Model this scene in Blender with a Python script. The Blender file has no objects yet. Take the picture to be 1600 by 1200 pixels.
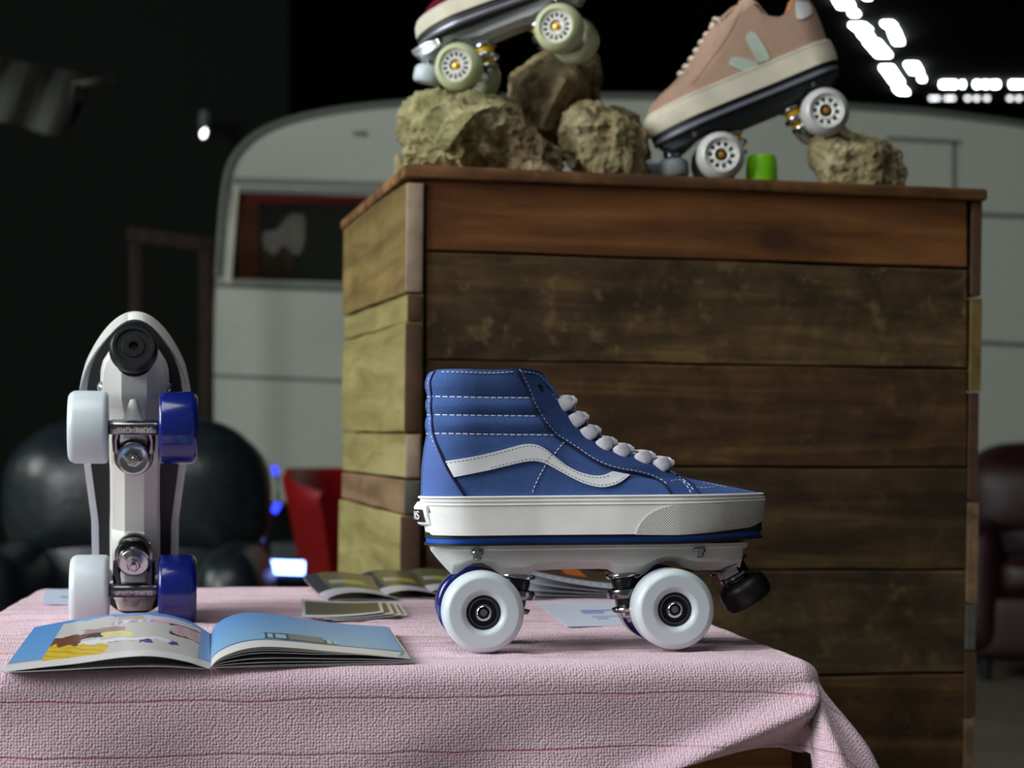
import bpy, bmesh, math, random
import numpy as np
from mathutils import Vector, Matrix, noise
from mathutils.geometry import tessellate_polygon
from math import sin, cos, pi, radians, sqrt, hypot, atan2

# ------------------------------------------------------------------ camera, world, light, exposure
sc = bpy.context.scene
C = sc.collection
CAMZ = 0.899          # lens height above the floor
HOR = 715.0           # image row of the horizon
F = 3000.0            # focal length in pixels (1600 px wide)
cam_d = bpy.data.cameras.new('camera'); cam = bpy.data.objects.new('camera', cam_d); C.objects.link(cam)
cam.location = (0, 0, CAMZ); cam.rotation_euler = (pi/2, 0, 0)
cam_d.sensor_width = 36; cam_d.lens = F/1600*36; cam_d.shift_y = (HOR-600)/1600
cam_d.clip_end = 200; cam_d.clip_start = 0.05
cam_d.dof.use_dof = True; cam_d.dof.focus_distance = 1.48; cam_d.dof.aperture_fstop = 9.5
sc.camera = cam
world = bpy.data.worlds.new('world'); sc.world = world; world.use_nodes = True
world.node_tree.nodes['Background'].inputs[0].default_value = (0.55, 0.62, 0.6, 1)
world.node_tree.nodes['Background'].inputs[1].default_value = 0.05
sc.view_settings.view_transform = 'Standard'; sc.view_settings.look = 'None'
sc.view_settings.gamma = 1; sc.view_settings.exposure = 1.42

def area(name, loc, target, w, h, power, col):
    d = bpy.data.lights.new(name, 'AREA'); d.shape = 'RECTANGLE'; d.size = w; d.size_y = h; d.energy = power; d.color = col
    o = bpy.data.objects.new(name, d); C.objects.link(o); o.location = loc
    o.rotation_euler = (Vector(target)-Vector(loc)).to_track_quat('-Z', 'Y').to_euler()
    return o
# daylight through the open hall gate to the left of the stand, and through the rooflights
area('gate_daylight', (-3.6, 0.2, 2.5), (0, 1.8, 0.85), 2.2, 2.0, 64, (0.97, 0.99, 1.0))
area('rooflight_daylight', (-1.1, 0.2, 5.2), (0, 2.0, 0.8), 2.6, 2.6, 34, (0.98, 0.99, 1.0))
area('hall_daylight', (-7.5, 3.0, 4.2), (0, 9.5, 1.5), 3.0, 2.5, 95, (0.93, 1.0, 0.95))

def P(px, py, Y):
    return Vector(((px-800)/F*Y, Y, CAMZ-(py-HOR)/F*Y))
def lin(r, g, b):
    f = lambda c: (c/255/12.92 if c/255 <= .04045 else ((c/255+.055)/1.055)**2.4)
    return (f(r), f(g), f(b), 1)

# ------------------------------------------------------------------ materials
def new_mat(name):
    m = bpy.data.materials.new(name); m.use_nodes = True
    nt = m.node_tree; return m, nt, nt.nodes['Principled BSDF']
def bump_to(nt, b, height, strength, dist):
    bn = nt.nodes.new('ShaderNodeBump'); bn.inputs['Strength'].default_value = strength; bn.inputs['Distance'].default_value = dist
    nt.links.new(height, bn.inputs['Height']); nt.links.new(bn.outputs[0], b.inputs['Normal']); return bn
def coords(nt, scale=(1, 1, 1), loc=(0, 0, 0), kind='Object', rot=(0, 0, 0)):
    tc = nt.nodes.new('ShaderNodeTexCoord'); mp = nt.nodes.new('ShaderNodeMapping')
    mp.inputs['Scale'].default_value = scale; mp.inputs['Location'].default_value = loc; mp.inputs['Rotation'].default_value = rot
    nt.links.new(tc.outputs[kind], mp.inputs[0]); return mp.outputs[0]
def noise_n(nt, vec, scale, detail=4, rough=.55, dist=0):
    n = nt.nodes.new('ShaderNodeTexNoise'); n.inputs['Scale'].default_value = scale; n.inputs['Detail'].default_value = detail
    n.inputs['Roughness'].default_value = rough; n.inputs['Distortion'].default_value = dist
    nt.links.new(vec, n.inputs['Vector']); return n.outputs[0]
def ramp(nt, fac, stops):
    r = nt.nodes.new('ShaderNodeValToRGB'); e = r.color_ramp.elements
    while len(e) < len(stops): e.new(.5)
    for k, (p, c) in enumerate(stops): e[k].position = p; e[k].color = c
    nt.links.new(fac, r.inputs[0]); return r.outputs[0]
def mixc(nt, fac, a, b, mode='MIX'):
    m = nt.nodes.new('ShaderNodeMix'); m.data_type = 'RGBA'; m.blend_type = mode
    if isinstance(fac, float): m.inputs[0].default_value = fac
    else: nt.links.new(fac, m.inputs[0])
    for s, v in ((6, a), (7, b)):
        if isinstance(v, tuple): m.inputs[s].default_value = v
        else: nt.links.new(v, m.inputs[s])
    return m.outputs[2]
def plain(name, col, rough=.5, metal=0, noise_amt=.06, bump=0, bscale=400, bdist=.0005, coat=0, sheen=0, sss=0, trans=0, ior=1.45, spec=.5):
    m, nt, b = new_mat(name)
    v = coords(nt)
    n = noise_n(nt, v, 35, 3)
    dk = tuple(c*(1-noise_amt*2) for c in col[:3])+(1,); lt = tuple(min(1, c*(1+noise_amt*1.5)) for c in col[:3])+(1,)
    nt.links.new(ramp(nt, n, [(.3, dk), (.7, lt)]), b.inputs['Base Color'])
    b.inputs['Roughness'].default_value = rough; b.inputs['Metallic'].default_value = metal
    b.inputs['Specular IOR Level'].default_value = spec
    if bump: bump_to(nt, b, noise_n(nt, v, bscale, 3), bump, bdist)
    if coat: b.inputs['Coat Weight'].default_value = coat; b.inputs['Coat Roughness'].default_value = .08
    if sheen: b.inputs['Sheen Weight'].default_value = sheen; b.inputs['Sheen Roughness'].default_value = .4
    if sss:
        b.inputs['Subsurface Weight'].default_value = sss; b.inputs['Subsurface Radius'].default_value = (1, 1, 1); b.inputs['Subsurface Scale'].default_value = .004
    if trans: b.inputs['Transmission Weight'].default_value = trans; b.inputs['IOR'].default_value = ior
    return m
def emit(name, col, s):
    m, nt, b = new_mat(name); b.inputs['Base Color'].default_value = (0, 0, 0, 1)
    b.inputs['Emission Color'].default_value = col; b.inputs['Emission Strength'].default_value = s; return m
def wood(name, dark, mid, light, axis='x', seed=0, mottled=.5, knots=False, rough=.75, hue=None):
    m, nt, b = new_mat(name)
    sx = (1.2, 14, 14) if axis == 'x' else ((14, 1.2, 14) if axis == 'y' else (14, 14, 1.2))
    v = coords(nt, sx, (seed*3.1, seed*1.7, seed*2.3))
    g = noise_n(nt, v, 2.2, 8, .62, .6)
    col = ramp(nt, g, [(.34, dark), (.50, mid), (.66, light)])
    v2 = coords(nt, (1, 1, 1), (seed*1.3, seed*4.1, seed*.7))
    blot = noise_n(nt, v2, 9, 6, .65, .3)
    bl = ramp(nt, blot, [(.38, (0, 0, 0, 1)), (.62, (1, 1, 1, 1))])
    dk = tuple(c*.45 for c in dark[:3])+(1,)
    sc1 = nt.nodes.new('ShaderNodeMath'); sc1.operation = 'MULTIPLY'; sc1.inputs[1].default_value = mottled
    nt.links.new(bl, sc1.inputs[0])
    col = mixc(nt, sc1.outputs[0], col, dk)
    pale = noise_n(nt, v2, 26, 5, .7, 0)
    pr = ramp(nt, pale, [(.56, (0, 0, 0, 1)), (.74, (.8*mottled, .8*mottled, .8*mottled, 1))])
    col = mixc(nt, pr, col, hue or light)
    if knots:
        w = nt.nodes.new('ShaderNodeTexWave'); w.wave_type = 'RINGS'; w.rings_direction = 'SPHERICAL'
        w.inputs['Scale'].default_value = 22; w.inputs['Distortion'].default_value = 2.2; w.inputs['Detail'].default_value = 3
        kv = coords(nt, (.55, 0.0, 1.0), knots); nt.links.new(kv, w.inputs['Vector'])
        ln = nt.nodes.new('ShaderNodeVectorMath'); ln.operation = 'LENGTH'; nt.links.new(kv, ln.inputs[0])
        near = ramp(nt, ln.outputs['Value'], [(.008, (1, 1, 1, 1)), (.055, (0, 0, 0, 1))])
        core = ramp(nt, ln.outputs['Value'], [(.010, (1, 1, 1, 1)), (.020, (0, 0, 0, 1))])
        mm = nt.nodes.new('ShaderNodeMath'); mm.operation = 'MULTIPLY'; nt.links.new(w.outputs[1], mm.inputs[0]); nt.links.new(near, mm.inputs[1])
        m2 = nt.nodes.new('ShaderNodeMath'); m2.operation = 'MULTIPLY'; m2.inputs[1].default_value = .5; nt.links.new(mm.outputs[0], m2.inputs[0])
        col = mixc(nt, m2.outputs[0], col, dark)
        col = mixc(nt, core, col, lin(64, 36, 22))
    nt.links.new(col, b.inputs['Base Color']); b.inputs['Roughness'].default_value = rough
    b.inputs['Specular IOR Level'].default_value = .25
    bump_to(nt, b, g, .5, .0015)
    return m

M = {}
def suede(name, col, lcol):
    m, nt, b = new_mat(name); v = coords(nt)
    n = noise_n(nt, v, 900, 3, .7); n2 = noise_n(nt, v, 60, 4, .6)
    c1 = ramp(nt, n, [(.33, tuple(c*.72 for c in col[:3])+(1,)), (.6, col), (.78, lcol)])
    c2 = ramp(nt, n2, [(.35, tuple(c*.86 for c in col[:3])+(1,)), (.7, tuple(c*1.12 for c in col[:3])+(1,))])
    nt.links.new(mixc(nt, .45, c1, c2), b.inputs['Base Color'])
    b.inputs['Roughness'].default_value = .95; b.inputs['Specular IOR Level'].default_value = .1
    b.inputs['Sheen Weight'].default_value = .25; b.inputs['Sheen Roughness'].default_value = .35; b.inputs['Sheen Tint'].default_value = lcol
    bump_to(nt, b, n, .5, .0004); return m
M['suede_blue'] = suede('blue_suede', lin(72, 99, 156), lin(126, 154, 206))
M['suede_blue_dark'] = suede('darker_blue_suede', lin(60, 84, 138), lin(108, 134, 190))
M['leather_blue'] = plain('blue_smooth_leather', lin(70, 103, 176), .7, 0, .05, .3, 700, .0003, sheen=.15)
M['suede_pink'] = suede('peach_suede', lin(176, 146, 126), lin(198, 170, 150))
M['suede_maroon'] = suede('maroon_suede', lin(96, 16, 38), lin(130, 36, 60))
M['seam'] = plain('navy_seam', lin(16, 24, 62), .9)
M['stripe'] = plain('white_leather', lin(244, 247, 250), .5, 0, .02, .2, 500, .0002)
M['thread'] = plain('white_thread', lin(214, 222, 240), .8, 0, .03)
M['thread_grey'] = plain('grey_thread', lin(120, 130, 140), .8)
M['lace'] = plain('white_cotton_lace', lin(232, 230, 240), .9, 0, .04, .8, 1600, .0006, sheen=.2)
M['lace_cream'] = plain('cream_cotton_lace', lin(226, 216, 196), .9, 0, .04, .8, 1600, .0006)
M['rubber_white'] = plain('off_white_rubber', lin(240, 240, 236), .6, 0, .03, .25, 300, .0003)
M['rubber_cream'] = plain('cream_rubber', lin(206, 200, 178), .7, 0, .05, .3, 300, .0004)
def bumper(name, col):
    m, nt, b = new_mat(name); b.inputs['Base Color'].default_value = col; b.inputs['Roughness'].default_value = .65
    hs = []
    for ang in (pi/4, -pi/4):
        v = coords(nt, (1, 1, 1), rot=(0, ang, 0)); w = nt.nodes.new('ShaderNodeTexWave'); w.bands_direction = 'X'
        w.inputs['Scale'].default_value = 230; nt.links.new(v, w.inputs['Vector']); hs.append(w.outputs[1])
    a = nt.nodes.new('ShaderNodeMath'); a.operation = 'MULTIPLY'; nt.links.new(hs[0], a.inputs[0]); nt.links.new(hs[1], a.inputs[1])
    nt.links.new(ramp(nt, a.outputs[0], [(0, tuple(c*.72 for c in col[:3])+(1,)), (.5, col)]), b.inputs['Base Color'])
    bump_to(nt, b, a.outputs[0], .8, .0008); return m
M['bumper'] = bumper('waffle_rubber', lin(226, 226, 220))
M['plate_blue'] = plain('blue_plate_layer', lin(28, 92, 200), .35, 0, .03)
M['plate_black'] = plain('black_plate_layer', lin(28, 30, 34), .55)
M['plate_silver'] = plain('silver_plate_layer', lin(150, 152, 165), .35, .5)
M['chassis'] = plain('white_nylon', lin(222, 222, 216), .45, 0, .02, .1, 200, .0003)
M['chassis_silver'] = plain('brushed_silver', lin(190, 196, 198), .3, .75, .04)
M['chassis_dark'] = plain('dark_grey_metal', lin(70, 74, 80), .5, .3)
M['chrome'] = plain('chrome', lin(205, 206, 210), .16, 1, .05)
M['gun'] = plain('dark_chrome', lin(150, 148, 154), .2, 1, .05)
M['bearing'] = plain('dark_bearing_shield', lin(46, 48, 50), .35, .6)
M['black'] = plain('black_rubber', lin(17, 19, 22), .42, 0, .1)
M['cushion'] = plain('black_urethane', lin(20, 21, 24), .3)
M['wheel_white'] = plain('white_urethane', lin(212, 224, 228), .32, 0, .01, sss=.12)
M['wheel_blue'] = plain('navy_urethane', lin(18, 34, 118), .2, 0, .04, coat=.5)
M['wheel_clear'] = plain('milky_clear_urethane', lin(188, 190, 188), .3, 0, .03, sss=.3)
M['wheel_green'] = plain('pale_green_urethane', lin(190, 196, 158), .35, 0, .05, sss=.3)
M['hub_white'] = plain('white_wheel_hub', lin(236, 238, 232), .45)
M['brass'] = plain('brass_nut', lin(226, 172, 60), .3, .8)
M['yellow'] = plain('yellow_urethane', lin(236, 188, 10), .35)
M['toe_grey'] = plain('grey_toe_stop_rubber', lin(128, 138, 140), .5)
M['toe_pale'] = plain('pale_blue_white_rubber', lin(190, 202, 208), .45, sss=.2)
M['lime'] = plain('lime_green_urethane', lin(120, 200, 10), .35, sss=.3)
M['lining'] = plain('black_lining', lin(22, 24, 30), .9)
M['orange_lining'] = plain('tan_orange_lining', lin(200, 130, 80), .8)
M['label_black'] = plain('black_print', lin(14, 14, 18), .6)
M['label_white'] = plain('white_print', lin(225, 225, 228), .6)
M['mark_mint'] = plain('pale_mint_leather', lin(176, 190, 176), .6)

# ------------------------------------------------------------------ mesh helpers
def link(o, parent=None):
    C.objects.link(o)
    if parent is not None: o.parent = parent
    return o
def mk(name, verts, faces, mat, parent=None, smooth=True, auto=35):
    me = bpy.data.meshes.new(name); me.from_pydata([tuple(v) for v in verts], [], faces); me.update()
    bm = bmesh.new(); bm.from_mesh(me); bmesh.ops.remove_doubles(bm, verts=bm.verts, dist=1e-6)
    bmesh.ops.recalc_face_normals(bm, faces=bm.faces); bm.to_mesh(me); bm.free()
    return fin(name, me, mat, parent, smooth, auto)
def fin(name, me, mat, parent=None, smooth=True, auto=35):
    o = bpy.data.objects.new(name, me)
    for m in (mat if isinstance(mat, (list, tuple)) else [mat]): me.materials.append(m)
    if smooth:
        me.polygons.foreach_set('use_smooth', [True]*len(me.polygons))
        if auto:
            me.set_sharp_from_angle(angle=radians(auto))
    return link(o, parent)
def bm_obj(name, bm, mat, parent=None, smooth=True, auto=35):
    bmesh.ops.recalc_face_normals(bm, faces=bm.faces)
    me = bpy.data.meshes.new(name); bm.to_mesh(me); bm.free(); return fin(name, me, mat, parent, smooth, auto)
def frame(origin, axis):
    z = Vector(axis).normalized(); x = z.orthogonal().normalized(); y = z.cross(x)
    return Matrix(((x.x, y.x, z.x, origin[0]), (x.y, y.y, z.y, origin[1]), (x.z, y.z, z.z, origin[2]), (0, 0, 0, 1)))
def lathe_into(bm, prof, origin, axis, seg=48, mi=0):
    T = frame(origin, axis); rings = []
    for r, h in prof:
        if r < 1e-7: rings.append([bm.verts.new(T @ Vector((0, 0, h)))])
        else: rings.append([bm.verts.new(T @ Vector((r*cos(2*pi*k/seg), r*sin(2*pi*k/seg), h))) for k in range(seg)])
    for a, b in zip(rings, rings[1:]):
        for k in range(seg):
            k2 = (k+1) % seg
            vs = [a[k % len(a)], a[k2 % len(a)], b[k2 % len(b)], b[k % len(b)]]
            u = []
            for v in vs:
                if v not in u: u.append(v)
            if len(u) > 2:
                try: f = bm.faces.new(u); f.material_index = mi
                except ValueError: pass
def lathe(name, prof, origin, axis, mat, parent=None, seg=48, auto=35):
    bm = bmesh.new(); lathe_into(bm, prof, origin, axis, seg); return bm_obj(name, bm, mat, parent, True, auto)
def box_into(bm, lo, hi, bevel=0, T=None, seg=2, mi=0):
    r = bmesh.ops.create_cube(bm, size=1); vs = r['verts']
    for v in vs: v.co = Vector([(lo[k]+hi[k])/2+v.co[k]*(hi[k]-lo[k]) for k in range(3)])
    fs = {f for v in vs for f in v.link_faces}
    for f in fs: f.material_index = mi
    if bevel:
        es = list({e for v in vs for e in v.link_edges})
        rr = bmesh.ops.bevel(bm, geom=es, offset=bevel, segments=seg, affect='EDGES', profile=.5)
        vs = list({v for f in rr['faces'] for v in f.verts} | {v for v in vs if v.is_valid})
    if T is not None:
        for v in vs: v.co = T @ v.co
    return vs
def box(name, lo, hi, mat, parent=None, bevel=0, T=None, seg=2):
    bm = bmesh.new(); box_into(bm, lo, hi, bevel, T, seg); return bm_obj(name, bm, mat, parent, True, 40)
def tube_into(bm, pts, rx, rz=None, seg=12, up=(0, 0, 1), closed_ends=True):
    rz = rz or rx; pts = [Vector(p) for p in pts]; rings = []
    for i, p in enumerate(pts):
        t = (pts[min(i+1, len(pts)-1)]-pts[max(i-1, 0)]).normalized()
        s = t.cross(Vector(up));  s = s.normalized() if s.length > 1e-5 else t.orthogonal().normalized()
        n = s.cross(t).normalized()
        a = rx[i] if isinstance(rx, (list, tuple)) else rx; b = rz[i] if isinstance(rz, (list, tuple)) else rz
        rings.append([bm.verts.new(p+s*a*cos(2*pi*k/seg)+n*b*sin(2*pi*k/seg)) for k in range(seg)])
    for a, b in zip(rings, rings[1:]):
        for k in range(seg): bm.faces.new((a[k], a[(k+1) % seg], b[(k+1) % seg], b[k]))
    if closed_ends:
        bm.faces.new(rings[0][::-1]); bm.faces.new(rings[-1])
def tube(name, pts, r, mat, parent=None, seg=12, rz=None, up=(0, 0, 1)):
    bm = bmesh.new(); tube_into(bm, pts, r, rz, seg, up); return bm_obj(name, bm, mat, parent, True, 60)
def thing(name, label, cat, loc=(0, 0, 0), mat4=None, group=None):
    o = bpy.data.objects.new(name, None); C.objects.link(o); o.empty_display_size = .05
    if mat4 is not None: o.matrix_world = mat4
    else: o.location = loc
    o['label'] = label; o['category'] = cat
    if group: o['group'] = group
    return o
def tag(o, label, cat, group=None):
    o['label'] = label; o['category'] = cat
    if group: o['group'] = group
    return o
def smooth01(x): x = max(0, min(1, x)); return x*x*(3-2*x)
def interp(pts):
    pts = sorted(pts); xs = [p[0] for p in pts]; ys = [p[1] for p in pts]
    return lambda x: float(np.interp(x, xs, ys))
def smooth_poly(pts, n=4):
    out = []
    for i in range(len(pts)-1):
        p0 = pts[max(i-1, 0)]; p1 = pts[i]; p2 = pts[i+1]; p3 = pts[min(i+2, len(pts)-1)]
        for k in range(n):
            t = k/n
            out.append(tuple(.5*((2*p1[j])+(-p0[j]+p2[j])*t+(2*p0[j]-5*p1[j]+4*p2[j]-p3[j])*t*t+(-p0[j]+3*p1[j]-3*p2[j]+p3[j])*t**3) for j in range(len(p1))))
    out.append(tuple(pts[-1])); return out
def text_part(name, txt, size, T, mat, parent, extrude=.0003, squeeze=1.0):
    cu = bpy.data.curves.new(name, 'FONT'); cu.body = txt; cu.size = size; cu.extrude = extrude; cu.align_x = 'CENTER'; cu.align_y = 'CENTER'
    tmp = bpy.data.objects.new(name, cu); C.objects.link(tmp)
    dg = bpy.context.evaluated_depsgraph_get(); me = bpy.data.meshes.new_from_object(tmp.evaluated_get(dg))
    C.objects.unlink(tmp); bpy.data.objects.remove(tmp)
    me.transform(T @ Matrix.Diagonal((squeeze, 1, 1, 1)))
    me.materials.clear(); me.materials.append(mat)
    return link(bpy.data.objects.new(name, me), parent)

# ------------------------------------------------------------------ shoe surface
class Surf:
    """stack of horizontal outlines: back(z), front(z), half width"""
    def __init__(s, back, front, W0, W1, z0, z1, Lf, Lb, ztop=None, roll=None):
        s.xb = interp([(z, x) for x, z in back]); s.xf = interp([(z, x) for x, z in front])
        s.W0 = interp(W0); s.W1 = interp(W1); s.z0 = z0; s.z1 = z1; s.Lf = Lf; s.Lb = Lb
        s.ztop = ztop; s.roll = roll
    def hw(s, x, z):
        t = max(0, min(1, (z-s.z0)/(s.z1-s.z0)))
        w = s.W0(x)*(1-t)+s.W1(x)*t
        lf = s.Lf[0]*(1-t)+s.Lf[1]*t; lb = s.Lb[0]*(1-t)+s.Lb[1]*t
        a = max(0, min(1, (s.xf(z)-x)/lf)); b = max(0, min(1, (x-s.xb(z))/lb))
        r = w*sqrt(max(0, 1-(1-a)**2))*sqrt(max(0, 1-(1-b)**2))
        if s.roll: r += s.roll(x, z)*min(1, r/.01)
        return r
    def mesh(s, name, mat, parent, nz=70, nx=56, lining=None, bottom=True, depth=.05):
        V = []; Fc = []; n = nx*2
        zs = [s.z0+(s.z1-s.z0)*k/nz for k in range(nz+1)]
        for z in zs:
            xb, xf = s.xb(z), s.xf(z); mid = (xb+xf)/2; h = (xf-xb)/2
            for j in range(n):
                th = 2*pi*j/n; x = mid+h*cos(th); zz = z
                if s.ztop: zz = min(z, s.ztop(x))
                w = s.hw(x, zz if zz > s.z0 else s.z0)
                V.append((x, (-w if 0 < th < pi else w) if j not in (0, nx) else 0, zz))
        for k in range(nz):
            for j in range(n):
                j2 = (j+1) % n; Fc.append((k*n+j, k*n+j2, (k+1)*n+j2, (k+1)*n+j))
        if bottom: Fc.append(tuple(range(n))[::-1])
        mats = [mat]
        if lining:
            mats.append(lining); b0 = len(V); top = V[nz*n:(nz+1)*n]
            cx = sum(p[0] for p in top)/n
            for p in top: V.append((cx+(p[0]-cx)*.93, p[1]*.86, p[2]-.001))
            for p in top: V.append((cx+(p[0]-cx)*.90, p[1]*.80, p[2]-depth))
            q = len(Fc)
            for a, b in ((nz*n, b0), (b0, b0+n)):
                for j in range(n):
                    j2 = (j+1) % n; Fc.append((a+j, a+j2, b+j2, b+j))
            Fc.append(tuple(range(b0+n, b0+2*n)))
        else: Fc.append(tuple(range(nz*n, (nz+1)*n)))
        me = bpy.data.meshes.new(name); me.from_pydata(V, [], Fc); me.update()
        if lining:
            for p in me.polygons[q:]: p.material_index = 1
        bm = bmesh.new(); bm.from_mesh(me); bmesh.ops.remove_doubles(bm, verts=bm.verts, dist=2e-5)
        bmesh.ops.dissolve_degenerate(bm, dist=1e-6, edges=bm.edges)
        bmesh.ops.recalc_face_normals(bm, faces=bm.faces); bm.to_mesh(me); bm.free()
        return fin(name, me, mats, parent, True, 50)
    def patch(s, name, poly, mat, parent, off=.0004, thick=.0009, step=.003, both=True, sides=None):
        bm = bmesh.new(); vs = [bm.verts.new((x, 0, z)) for x, z in poly]
        for tri in tessellate_polygon([[Vector((x, z, 0)) for x, z in poly]]):
            try: bm.faces.new([vs[i] for i in tri])
            except ValueError: pass
        x0 = min(p[0] for p in poly); x1 = max(p[0] for p in poly); z0 = min(p[1] for p in poly); z1 = max(p[1] for p in poly)
        for ax, lo, hi in ((0, x0, x1), (2, z0, z1)):
            k = lo+step
            while k < hi:
                co = [0, 0, 0]; co[ax] = k; no = [0, 0, 0]; no[ax] = 1
                bmesh.ops.bisect_plane(bm, geom=bm.verts[:]+bm.edges[:]+bm.faces[:], plane_co=co, plane_no=no, dist=1e-6); k += step
        bm.verts.ensure_lookup_table(); base = [(v.co.x, v.co.z) for v in bm.verts]
        fl = [[v.index for v in f.verts] for f in bm.faces]
        for e in bm.edges: pass
        bd = [(e.verts[0].index, e.verts[1].index) for e in bm.edges if e.is_boundary]; bm.free()
        V = []; Fc = []
        for sg in (sides or ((-1, 1) if both else (-1,))):
            b0 = len(V)
            for x, z in base: V.append((x, sg*(s.hw(x, z)+off+thick), z))
            for x, z in base: V.append((x, sg*(max(0, s.hw(x, z)+off-.0006)), z))
            nb = len(base)
            for f in fl: Fc.append([b0+i for i in f])
            for a, b in bd: Fc.append((b0+a, b0+b, b0+nb+b, b0+nb+a))
        o = mk(name, V, Fc, mat, parent, True, 45); return o
    def stitch_into(s, bm, pts, off=.0006, dash=.0021, gap=.0014, r=.00038, sides=(-1, 1)):
        pts = smooth_poly(pts, 6) if len(pts) > 2 else pts
        P3 = [Vector((x, 0, z)) for x, z in pts]; L = [0]
        for a, b in zip(P3, P3[1:]): L.append(L[-1]+(b-a).length)
        def at(d):
            x = float(np.interp(d, L, [p.x for p in P3])); z = float(np.interp(d, L, [p.z for p in P3])); return x, z
        d = 0
        while d+dash < L[-1]:
            for sg in sides:
                q = []
                for k in range(3):
                    x, z = at(d+dash*k/2); q.append(Vector((x, sg*(s.hw(x, z)+off+(.0002 if k == 1 else -.0001)), z)))
                tube_into(bm, q, r, r, 5)
            d += dash+gap

def unproj(Mw, px, py, yl):
    """pixel ray -> point in the thing's own x,z on its plane y = yl"""
    Mi = Mw.inverted(); o = Mi @ Vector((0, 0, CAMZ)); d = Mi.to_3x3() @ Vector(((px-800)/F, 1, -(py-HOR)/F))
    t = (yl-o.y)/d.y; p = o+d*t; return (p.x, p.z)

# ------------------------------------------------------------------ running gear shared by all quad skates
def wheel(parent, x, side, z, y_in, mat, hub, R=.031, style='plain'):
    """wheel on the axle; side -1 / +1 of the skate"""
    y0 = side*y_in; w = .033; ax = (0, side, 0)
    if style == 'plain': prof = [(.0128, .006), (.0128, 0), (.016, -.0), (R-.0030, .0002), (R-.0012, .0010), (R-.0002, .0026), (R, .0045), (R, w-.0060), (R-.0006, w-.0038), (R-.0022, w-.0014), (R-.0040, w-.0003), (R-.0046, w), (R-.0054, w), (.0184, w), (.0176, w), (.0168, w-.0002), (.0155, w-.0009), (.0140, w-.0024), (.0132, w-.0038), (.0130, w-.008)]
    else: prof = [(.0195, .006), (.0195, 0), (R-.008, .0003), (R-.003, .003), (R-.0005, .009), (R, w/2), (R-.0008, w-.009), (R-.004, w-.003), (R-.009, w), (.0205, w-.001), (.0195, w-.003), (.0195, .006)]
    bm = bmesh.new(); lathe_into(bm, prof+([(.0128, .006)] if style == 'plain' else []), (x, y0, z), ax, 64)
    o = bm_obj('wheel', bm, mat, parent, True, 50)
    if style == 'plain':
        bm = bmesh.new(); h0 = w-.0065
        lathe_into(bm, [(0, .008), (.0127, .008), (.0127, h0+.0022), (.0118, h0+.0028), (.0112, h0+.001), (.0092, h0), (.0090, h0+.0006), (.0068, h0+.0004), (.0066, h0+.0016), (.0052, h0+.0016), (.0050, h0+.0006), (.0040, h0+.0006), (.0036, h0+.0028), (.0026, h0+.0030), (.0022, h0+.0010), (0, h0+.0010)], (x, y0, z), ax, 40)
        bo = bm_obj('bearing', bm, M['bearing'], o, True, 25)
        bm = bmesh.new()
        lathe_into(bm, [(.0064, h0), (.0064, h0+.0019), (.0053, h0+.0022), (.0051, h0+.0012)], (x, y0, z), ax, 32)
        lathe_into(bm, [(.0052, h0+.0008), (.0052, h0+.0030), (.0047, h0+.0034), (.0044, h0+.0030), (.0044, h0+.0008)], (x, y0, z), ax, 32)
        lathe_into(bm, [(.0112, h0+.0012), (.0111, h0+.0019), (.0105, h0+.0019), (.0104, h0+.0010)], (x, y0, z), ax, 40)
        bm_obj('axle_nut', bm, M['chrome'], o, True, 25)
    else:
        bm = bmesh.new()
        lathe_into(bm, [(.0195, .007), (.0195, w-.004), (.0180, w-.003), (.0172, w-.0035), (.0172, w-.012), (.0110, w-.012), (.0110, w-.0035), (.0095, w-.0025), (.0080, w-.004), (.0080, w-.010), (0, w-.010)], (x, y0, z), ax, 48)
        nsp = 10 if style == 'holes' else 14
        T = frame((x, y0, z), ax)
        for k in range(nsp):
            a = 2*pi*k/nsp; Rm = T @ Matrix.Rotation(a, 4, 'Z')
            box_into(bm, (.0105, -(.0018 if style == 'holes' else .0009), w-.0125), (.0178, (.0018 if style == 'holes' else .0009), w-.0042), 0, Rm)
        hb = bm_obj('hub', bm, M['hub_white'], o, True, 40)
        lathe('hub_recess', [(.0171, w-.0118), (.0112, w-.0118)], (x, y0, z), ax, M['bearing'], hb)
        bm = bmesh.new()
        lathe_into(bm, [(.0079, w-.0085), (.0055, w-.0082), (.0050, w-.0095), (0, w-.0095)], (x, y0, z), ax, 24)
        bm_obj('bearing', bm, M['bearing'] if style == 'holes' else M['hub_white'], o)
        lathe('axle_nut', [(.0042, w-.010), (.0042, w-.0035), (.0030, w-.003), (0, w-.003)], (x, y0, z), ax, M['brass'], o, 6)
    return o
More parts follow.
